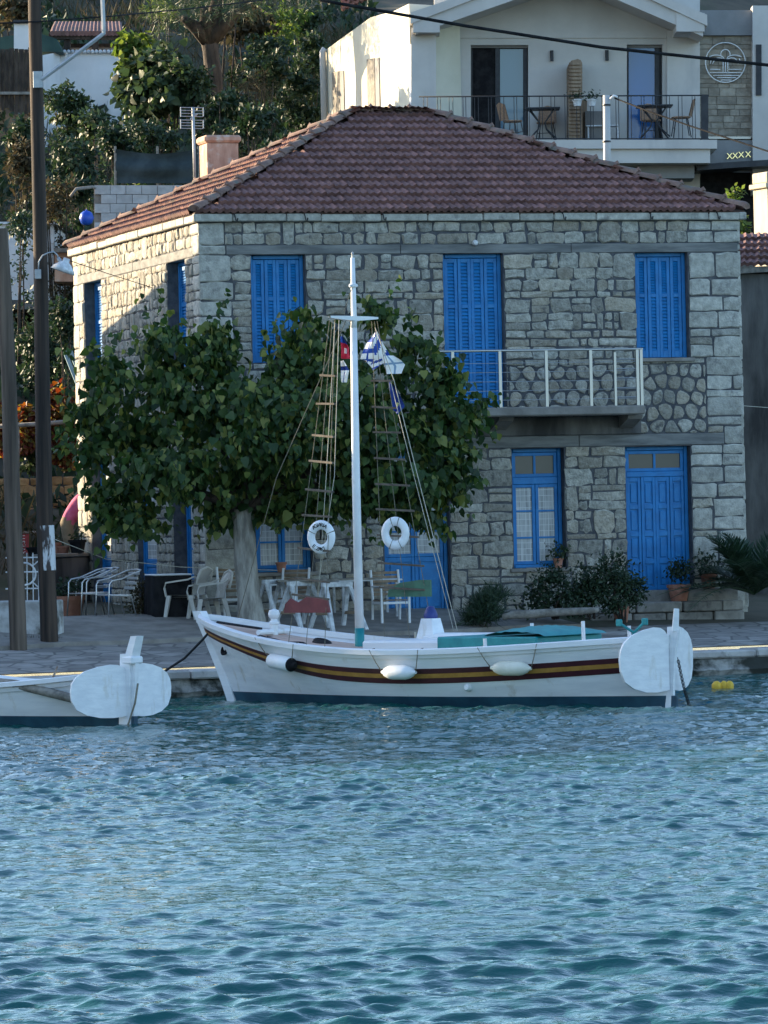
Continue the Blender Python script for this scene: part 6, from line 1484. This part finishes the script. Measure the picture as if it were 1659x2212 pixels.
# sunlit side wing
s0 = h(890, 300, -1.05); s1 = h(705, 300, 7.0)
def sw(k, ypx):
    Yk = s0.y+(s1.y-s0.y)*k; xk = 890+(705-890)*k; 
    p = s0.lerp(s1, k); q_ = P(xk, ypx, p.y); return Vector((p.x, p.y, q_.z))
top = [(0, 8), (.18, 25), (.35, 33), (.44, 38), (1.0, 110)]
MB().prism([sw(0, 420), sw(1, 420)]+[sw(k, y) for k, y in top[::-1]], (1.2, .9, 0)).build('side_wall', M['cream'], hot)
tdir = (s1-s0); tdir.z = 0; tdir.normalize(); nrm_ = Vector((tdir.y, -tdir.x, 0)); nrm_ = nrm_ if nrm_.x < 0 else -nrm_
def sidewin(k0, k1, yt0, yb0, dy):
    a, b = sw(k0, yb0), sw(k1, yb0+dy); c, d = sw(k1, yt0+dy), sw(k0, yt0)
    w_ = MB().prism([a+nrm_*.005, b+nrm_*.005, c+nrm_*.005, d+nrm_*.005], nrm_*.02).build('side_window', M['grey_wall'], hot)
    MB().prism([a.lerp(b, .35)+nrm_*.026, b+nrm_*.026, c+nrm_*.026, d.lerp(c, .35)+nrm_*.026], nrm_*.01).build('shutter_roll', M['wood_grey'], w_)
    MB().prism([a+nrm_*.006, b+nrm_*.006, b+nrm_*.006+Vector((0, 0, -.06)), a+nrm_*.006+Vector((0, 0, -.06))], nrm_*.12).build('sill', M['white_wall'], w_)
sidewin(.34, .475, 124, 236, 4); sidewin(.76, .895, 152, 258, 4)
MB().tube([sw(.97, 330)+nrm_*.1, sw(.975, 112)+nrm_*.1, sw(.975, 106)+nrm_*.04], .085, 10).build('downpipe', M['pipe'], hot, 'all')
MB().prism([h(888, 95, -1.1), h(888, 300, -1.1), h(884, 300, -1.0), h(884, 95, -1.0)], (.05, .05, 0)).build('corner_strip', M['white_wall'], hot)
o_ = h(760, 40, 8); 
for j in range(3):
    for i in range(6):
        T = Matrix.Translation(h(748, 18, 9)+Vector((.24*i, 0, .10*i))+Vector((0, .2, .12))*j) @ Matrix.Rotation(-.4, 4, 'Y'); o = link_mesh('roof_tile', tme, hot); o.matrix_local = ROOTM[hot.name].inverted() @ T
# balcony furniture
fz = h(1200, 301, -1.2).z
def bistro_table(x, label):
    b = h(x, 300, -1.1); b.z = fz+.0; r = root('bistro_table', b, label, 'table', 'bistro tables on the hotel balcony'); L = dict(local=True)
    MB().bbox(-.42, .42, -.35, .35, .71, .745, .01).build('table_top', M['dark_metal'], r, **L)
    for s in (-1, 1):
        for t in (-1, 1): MB().tube([(s*.28, t*.2, .71), (s*.06, t*.04, .40), (s*.10, t*.06, .25), (s*.33, t*.24, 0)], .017, 6).build('leg', M['dark_metal'], r, 'all', **L)
def bistro_chair(x, a, label, dy=-1.1):
    b = h(x, 300, dy); b.z = fz; r = root('bistro_chair', b, label, 'chair', 'rattan chairs on the hotel balcony', rz=a); L = dict(local=True)
    MB().lathe([(0, .43), (.20, .43), (.23, .445), (.225, .47), (0, .475)], 16).build('seat', M['rattan'], r, 40, **L)
    rows = [[(.24*math.sin(t)*(1-.08*k), .18+.06*math.cos(t)+.09*k, .47+.42*k-.06*k*abs(math.sin(t))) for t in np.linspace(-1.15, 1.15, 11)] for k in np.linspace(0, 1, 6)]
    MB().grid(rows).grid([[(x_, y_+.02, z_) for x_, y_, z_ in rr] for rr in rows]).build('backrest', M['rattan'], r, 'all', **L)
    for s in (-1, 1):
        for t in (-1, 1): MB().tube([(s*.15, t*.14, .44), (s*.22, t*.21, 0)], .013, 6).build('leg', M['dark_metal'], r, **L)
    MB().tube([(-.18, -.16, .2), (.18, -.16, .2)], .009, 5).build('stretcher', M['dark_metal'], r, **L)
bistro_table(1172, 'dark bistro table by the open sliding door'); bistro_table(1415, 'dark bistro table before the blue glass door')
bistro_chair(1108, math.radians(115), 'rattan chair left of the bistro table by the open door'); bistro_chair(1180, math.radians(-10), 'rattan chair behind the bistro table by the open door', -.45)
bistro_chair(1408, math.radians(10), 'rattan chair behind the table before the blue glass door', -.45); bistro_chair(1472, math.radians(-100), 'rattan chair at the right end of the hotel balcony')
lt = h(1298, 300, -.8); lt.z = fz; r_ = root('low_table', lt, 'small low table behind the pale street pole', 'table'); MB().bbox(-.35, .45, -.2, .2, .30, .33, .01).build('table_top', M['white_worn'], r_, local=True)
for sx in (-.3, .4): MB().bbox(sx-.02, sx+.02, -.16, .16, 0, .30, .005).build('leg', M['white_worn'], r_, local=True)
for i, x in enumerate((1247, 1278)):
    c = h(x, 218, -1.95); b = Vector((c.x, c.y, c.z-.12)); pot(0, 0, .16, .12, ('left' if i == 0 else 'right')+' small pot hung on the hotel balcony railing', 'white_worn', plant=70, base=b, seed=90+i, pr=.17, ph=.16)
# pale street pole behind the roof
sp = P(1312, 345, 96); spb = Vector((sp.x, sp.y, ground_z(sp.x, sp.y))); st = root('street_pole', spb, 'pale concrete street pole rising behind the roof hip', 'pole')
MB().tube([spb, P(1311.5, 345, 96), P(1310, 206, 96)], [.10, .078, .072], 12).build('shaft', M['pipe'], st, 'all')
for y in (229, 308): MB().lathe([(.082, 0), (.086, .01), (.086, .03), (.082, .04)], 12, M=Matrix.Translation(P(1310.5, y, 96))).build('band', M['dark_metal'], st, 40)
MB().tube([P(1318, 214, 95.9), P(1326, 207, 95.9), P(1334, 210, 95.9)], .03, 6).build('insulator', M['white'], st, 'all')
cable('street_cable', [(1328, 212), (1400, 240), (1500, 275), (1700, 340)], .018, 'black cable descending from the pale street pole to the right', [95.9, 95, 94, 92])
# television antenna behind the chimney side
ant = root('tv_antenna', P(420, 392, 88.3), 'grid television antenna on a steel mast left of the chimney', 'antenna')
q = lambda x, y, d=0: P(x, y, 88.3+d)
MB().tube([q(421, 400), q(417, 232)], .028, 8).build('mast', M['galv'], ant, 'all')
for y0, y1 in ((232, 251), (259, 277)):
    for k in range(4): y = y0+(y1-y0)*k/3; MB().tube([q(390, y, -.08), q(439, y+1, .08)], .008, 5).build('element', M['galv'], ant)
    for x in (390, 439): MB().tube([q(x, y0, -.08 if x < 400 else .08), q(x+.3, y1, -.08 if x < 400 else .08)], .012, 5).build('side_bar', M['galv'], ant)
MB().tube([q(411, 258), q(426, 246)], .02, 6).build('boom', M['galv'], ant)
# ================================================================== HILLSIDE BEHIND, LEFT
def hpanel(parent, name, x0, y0, x1, y1, Y, th, m):
    a, b, c, d = P(x0, y1, Y), P(x1, y1, Y), P(x1, y0, Y), P(x0, y0, Y); return MB().prism([a, b, c, d], (0, th, 0)).build(name, M[m], parent)
bwl = root('block_wall', P(300, 520, 97), 'pale concrete block wall below the shade netting', 'wall'); r = random.Random(2)
hpanel(bwl, 'wall_core', 203, 400, 470, 560, 97.1, .25, 'concrete')
y = 400
while y < 520:
    x = 204+((y//20) % 2)*14
    while x < 462: w = 34; hpanel(bwl, 'block', x+.5, y+.5, min(x+w, 468)-.5, y+19.5, 97.0+r.uniform(-.01, .01), .1, 'block'); x += w
    y += 20
pr_ = root('pipe_stack', P(185, 430, 96.5), 'bent grey-green pipe lying at the end of the block wall', 'pipe')
MB().tube([P(152, 425, 96.5), P(165, 408, 96.5), P(200, 404, 96.6), P(205, 406, 96.8)], .035, 8).build('pipe', M['concrete'], pr_, 'all')
bb = P(187, 471, 96.0); MB().lathe([(0, -.155), (.07, -.14), (.12, -.1), (.155, 0), (.12, .1), (.07, .14), (.02, .155), (.02, .175), (0, .18)], 20, M=Matrix.Translation(bb)).thing('blue_float', mat('blue_float', (0.01, 0.06, 0.42), (0.02, 0.1, 0.5), .4, 4), 'round blue fishing float beside the block wall', 'float', smooth='all')
nt_ = root('shade_netting', P(335, 396, 99), 'sagging dark green shade netting stretched above the block wall', 'netting')
rows = []
for i in range(21):
    rr = []
    for j in range(9): u, v = i/20, j/8; rr.append(P(250+178*u, 322+74*v+10*math.sin(math.pi*u)*(1-v), 99+.12*math.sin(u*9+v*2)+.06*math.sin(v*9)))
    rows.append(rr)
MB().grid(rows).build('net', M['net'], nt_, 'all')
for x in (249, 340, 428): MB().tube([P(x, 404, 99.1), P(x, 316, 99.1)], .03, 6).build('post', M['wood_grey'], nt_)
wl_ = root('white_outbuilding', P(62, 650, 99.5), 'plain white outbuilding behind the two poles', 'building'); hpanel(wl_, 'wall', -60, 483, 116, 648, 99.5, 4, 'white_wall'); hpanel(wl_, 'parapet', -62, 479, 118, 484, 99.4, 4.2, 'white_worn'); hpanel(wl_, 'footing', -60, 649, 118, 668, 99.4, 4, 'concrete_dark')
ob_ = root('brick_outhouse', P(140, 620, 98), 'small brown outhouse with rusty roof left of the stone house', 'building'); hpanel(ob_, 'wall', 118, 545, 166, 608, 98.5, 2, 'chimney'); hpanel(ob_, 'roof', 116, 536, 170, 545, 98.2, 2.5, 'wood_grey')
# upper white house with pergola
Yu = 127.0
uh = root('hillside_house', P(180, 250, Yu), 'white hillside house with tiled pergola above the shrubs', 'house')
hpanel(uh, 'wall', 130, 113, 285, 300, Yu, 5, 'white_wall')
a, b = P(92, 119, Yu-2.5), P(130, 112, Yu); lo = 5.0
MB().prism([a-Vector((0, 0, lo)), P(130, 113, Yu)-Vector((0, 0, lo)), P(130, 112, Yu), a], (0, .4, 0)).build('side_wall', M['white_wall'], uh)
for i in range(18): MB().tube([P(131+8.6*i, 112, Yu-.1), P(131+8.6*i, 111, Yu+.5)], .055, 7).build('coping_tile', M['white_worn'], uh, 'all')
for i in range(19):
    a = P(113+8.2*i, 72, Yu+.3); b = P(121+7.6*i, 50, Yu+2.6); MB().tube([a, a.lerp(b, .33)+Vector((0, 0, .03)), a.lerp(b, .66), b], [.075, .065, .07, .06], 8).build('pergola_tile', M['tile'], uh, 30)
hpanel(uh, 'pergola_beam', 106, 73, 268, 84, Yu+.4, .25, 'bark_dark'); hpanel(uh, 'pergola_beam', 140, 94, 268, 102, Yu+1.4, .2, 'bark_dark')
for x in (145, 205, 258): hpanel(uh, 'pergola_post', x-7, 84, x+7, 114, Yu+.5, .2, 'bark_dark')
hpanel(uh, 'back_room', 150, 102, 268, 114, Yu+2.2, 2, 'wood_grey')
gs = root('green_shed', P(60, 110, 126), 'dark green pitched shed behind the dark pole', 'shed'); MB().prism([P(-20, 112, 126), P(135, 112, 126), P(122, 84, 126), P(75, 68, 126), P(-20, 84, 126)], (0, 3, 0)).build('wall', mat('green_shed_paint', (.012, .045, .042), (.02, .06, .055), .8, 4), gs)
wc = root('white_chimney', P(46, 105, 124), 'white block chimney with flat dark cap left of the dark pole', 'chimney'); hpanel(wc, 'shaft', 30, 50, 66, 108, 124, .6, 'white_wall'); hpanel(wc, 'cap', 28, 43, 68, 50, 123.9, .8, 'dark_metal')
sc = root('timber_screen', P(30, 240, 112), 'dark rough timber screen at the upper left edge', 'fence'); r = random.Random(6); x = -10
while x < 66: w = r.uniform(8, 13); hpanel(sc, 'board', x, 104+r.uniform(-3, 4), x+w-1, 232+r.uniform(-6, 20), 112+r.uniform(-.05, .05), .05, 'bark_dark'); x += w
hpanel(sc, 'rail', -10, 198, 68, 204, 111.9, .06, 'wood_grey')
# trees and shrubs on the slope (pixel centre, radii)
def shill(i, lab, x, y, rx_, ry_, Y, m='leaf_hill', size=.20, n=2400, name='hillside_shrub', cat='shrub', **k): return shrub(name, lab, cat, x, y, rx_, ry_, Y=Y, n=n, size=size, m=m, seed=100+i, **k)
shill(1, 'tall bush with sunlit top right of the hillside house', 335, 175, 95, 105, 112, 'leaf_hill', .20, 4200, name='fig_tree', cat='tree', shape=HEART)
shill(2, 'sunlit yellow-green top of the fig beside the pergola', 300, 120, 45, 62, 113.5, 'leaf_sunlit', .20, 1500, shape=HEART)
shill(3, 'dark green bush below the white hillside wall', 140, 235, 55, 62, 108, 'leaf_hill', .16, 2200)
shill(4, 'bush in front of the white wall, right of the dark pole', 205, 255, 45, 48, 107, 'leaf_hill', .15, 1500)
shill(5, 'broad dark shrub above the netting', 330, 285, 70, 40, 103, 'leaf_dark', .14, 1800)
shill(6, 'dark shrub left of the netting', 150, 330, 70, 60, 102, 'leaf_dark', .14, 2200)
shill(7, 'dark ivy bank beside the hotel pipe', 640, 215, 62, 75, 119, 'leaf_dark', .17, 2800)
shill(8, 'dark shrub bank behind the chimney', 560, 270, 80, 45, 105, 'leaf_dark', .15, 2400)
shill(9, 'climbing bush with bright leaves left of the hotel corner', 668, 120, 36, 70, 120, 'leaf_hill', .17, 1600)
shill(10, 'dry brown scrub above the old tree', 540, 60, 90, 40, 122, 'leaf_dry', .22, 1800)
shill(11, 'sunlit olive scrub at the top centre left', 600, 45, 75, 38, 124, 'leaf_sunlit', .18, 1500)
shill(12, 'dark hedge behind the dry stalks', 560, 150, 75, 50, 118, 'leaf_dark', .18, 2400)
shill(13, 'grey-brown brush behind the pale pole', 40, 360, 45, 70, 103, 'leaf_dry', .16, 1400)
shill(14, 'dark ivy under the white outbuilding', 90, 730, 75, 75, 96.5, 'leaf_dark', .13, 2600)
shill(15, 'dark climbing greenery beside the far house corner', 140, 690, 40, 60, 95, 'leaf_dark', .12, 1600)
shill(16, 'brown brush below the left shrubs', 120, 430, 60, 45, 99.5, 'leaf_dry', .13, 1300)
shill(17, 'green bush behind the roof at the block wall end', 590, 330, 60, 40, 100, 'leaf_dark', .13, 1500)
shill(19, 'bright pine bough hanging at the top left', 470, 5, 95, 28, 118, 'leaf_hill', .24, 2200, shape=BLADE)
shill(20, 'sunlit pine bough behind the lamp bracket', 350, 15, 55, 30, 119, 'leaf_sunlit', .22, 1200, shape=BLADE)
shill(21, 'bare brown bush beneath the old tree', 560, 185, 55, 40, 110, 'leaf_dry', .24, 700, shape=BLADE)
shill(22, 'bush at the top left corner beside the white chimney', 40, 15, 60, 28, 134, 'leaf_dry', .24, 900)
shill(23, 'dark shrub under the dry brush at left', 35, 480, 55, 40, 98, 'leaf_dark', .13, 900)
shill(24, 'scrub over the top of the hill above the pergola', 200, 20, 90, 22, 150, 'leaf_dry', .3, 900)
shill(25, 'dark bush hiding the foot of the old pine', 470, 235, 60, 45, 109, 'leaf_dark', .16, 2000)
for i, (x, y, rx_, ry_, Y_, m_, lab) in enumerate(((250, 300, 55, 40, 104, 'leaf_dark', 'dark green shrub just above the netting posts'), (500, 230, 50, 45, 112, 'leaf_dark', 'dark green shrub between the pine and the hotel'), (430, 190, 40, 50, 111, 'leaf_hill', 'green shrub left of the pine trunk'), (60, 300, 50, 45, 104, 'leaf_dark', 'dark shrub behind the dark pole below the timber screen'), (590, 110, 60, 45, 121, 'leaf_hill', 'green shrub right of the pine trunk'), (170, 410, 45, 30, 100.5, 'leaf_dark', 'low dark shrub above the bent pipe'), (660, 40, 50, 40, 126, 'leaf_hill', 'green shrub at the top left of the hotel'), (70, 590, 60, 40, 101, 'leaf_dark', 'dark creeper on top of the white outbuilding'))): shill(30+i, lab, x, y, rx_, ry_, Y_, m_, .16, 1900)
# old pine with dark trunk
pt = P(445, 140, 116); ot = root('pine_tree', Vector((pt.x, pt.y, ground_z(pt.x, pt.y))), 'old dark-trunked pine leaning over the hillside scrub', 'tree')
b0_ = Vector((pt.x+.1, pt.y, ground_z(pt.x, pt.y)-.3))
MB().tube([b0_, P(462, 170, 116), P(455, 110, 116), P(452, 80, 116)], [.3, .22, .2, .24], 12).build('trunk', M['bark_dark'], ot, 'all')
for e in ((395, 40), (440, 20), (520, 15), (560, -20), (480, -40)): MB().tube([P(452, 85, 116), P((452+e[0])/2, (80+e[1])/2, 115.8), P(e[0], e[1], 115.5)], [.26, .18, .09], 8).build('branch', M['bark_dark'], ot, 'all')
rr_ = np.random.default_rng(77); el_ = [(tuple(P(x, y, 115.5+d)), .9, 1.0, .55) for x, y, d in ((395, 25, 0), (450, 0, 1), (520, 0, -1), (580, -25, 0), (480, -45, .5), (420, -40, 0), (640, -30, 1))]
p_, t_, n_, s_ = foliage(5200, el_, rr_, .26, BLADE, -.1, 12, .35, .9); V, Fc = leaves(p_-np.array(ot.location), t_, n_, s_, BLADE); tag(link_mesh('crown', np_mesh('crown', V, Fc, M['leaf_dark']), ot), kind='stuff')
# ground cover so that the slope is not bare
gr_ = np.random.default_rng(33); n = 26000
A_ = gr_.uniform(-9, 8, n); D_ = gr_.uniform(17, 75, n)
pos = np.stack([K0.x+KD.x*(A_+D_*.45)+KN.x*D_, K0.y+KD.y*(A_+D_*.45)+KN.y*D_], 1)
zz = np.array([ground_z(x, y) for x, y in pos]); hum = .25+.5*np.abs(np.sin(pos[:, 0]*.8+pos[:, 1]*.3)*np.cos(pos[:, 1]*.5))
pp = np.column_stack([pos, zz+gr_.uniform(-.1, 1, n)*hum]); tp_ = gr_.normal(size=(n, 3))*.5+np.array([0, 0, .8])
for nm, msk, m_, shp in (('undergrowth', np.sin(pos[:, 0]*.9+pos[:, 1]*.35)+gr_.normal(size=n)*.5 > 0, 'leaf_dark', DIAM), ('dry_grass', None, 'leaf_dry', BLADE)):
    k = msk if msk is not None else ~(np.sin(pos[:, 0]*.9+pos[:, 1]*.35) > 0)
    V, Fc = leaves(pp[k], tp_[k], gr_.normal(size=(int(k.sum()), 3)), gr_.uniform(.18, .42, int(k.sum()))*(1 if shp is DIAM else 2.0), shp)
    o = link_mesh(nm, np_mesh(nm, V, Fc, M[m_])); tag(o, 'dark green undergrowth covering the hillside' if nm == 'undergrowth' else 'dry brown grass covering the hillside', 'undergrowth' if nm == 'undergrowth' else 'grass', kind='stuff')
# cracks of weed along the foot of the low wall
wd = np.random.default_rng(4); n = 700; xs_ = wd.uniform(0, 135, n); base_ = [P(x, 1398+wd.uniform(-4, 6), 73.0) for x in xs_]
bp_ = np.array([(p.x, p.y, ground_z(p.x, p.y)) for p in base_]); V, Fc = leaves(bp_, wd.normal(size=(n, 3))*.35+np.array([0, 0, 1]), wd.normal(size=(n, 3)), wd.uniform(.04, .14, n), BLADE)
tag(link_mesh('weeds', np_mesh('weeds', V, Fc, M['leaf_dry'])), 'dry weeds along the foot of the low white wall', 'weeds', kind='stuff')
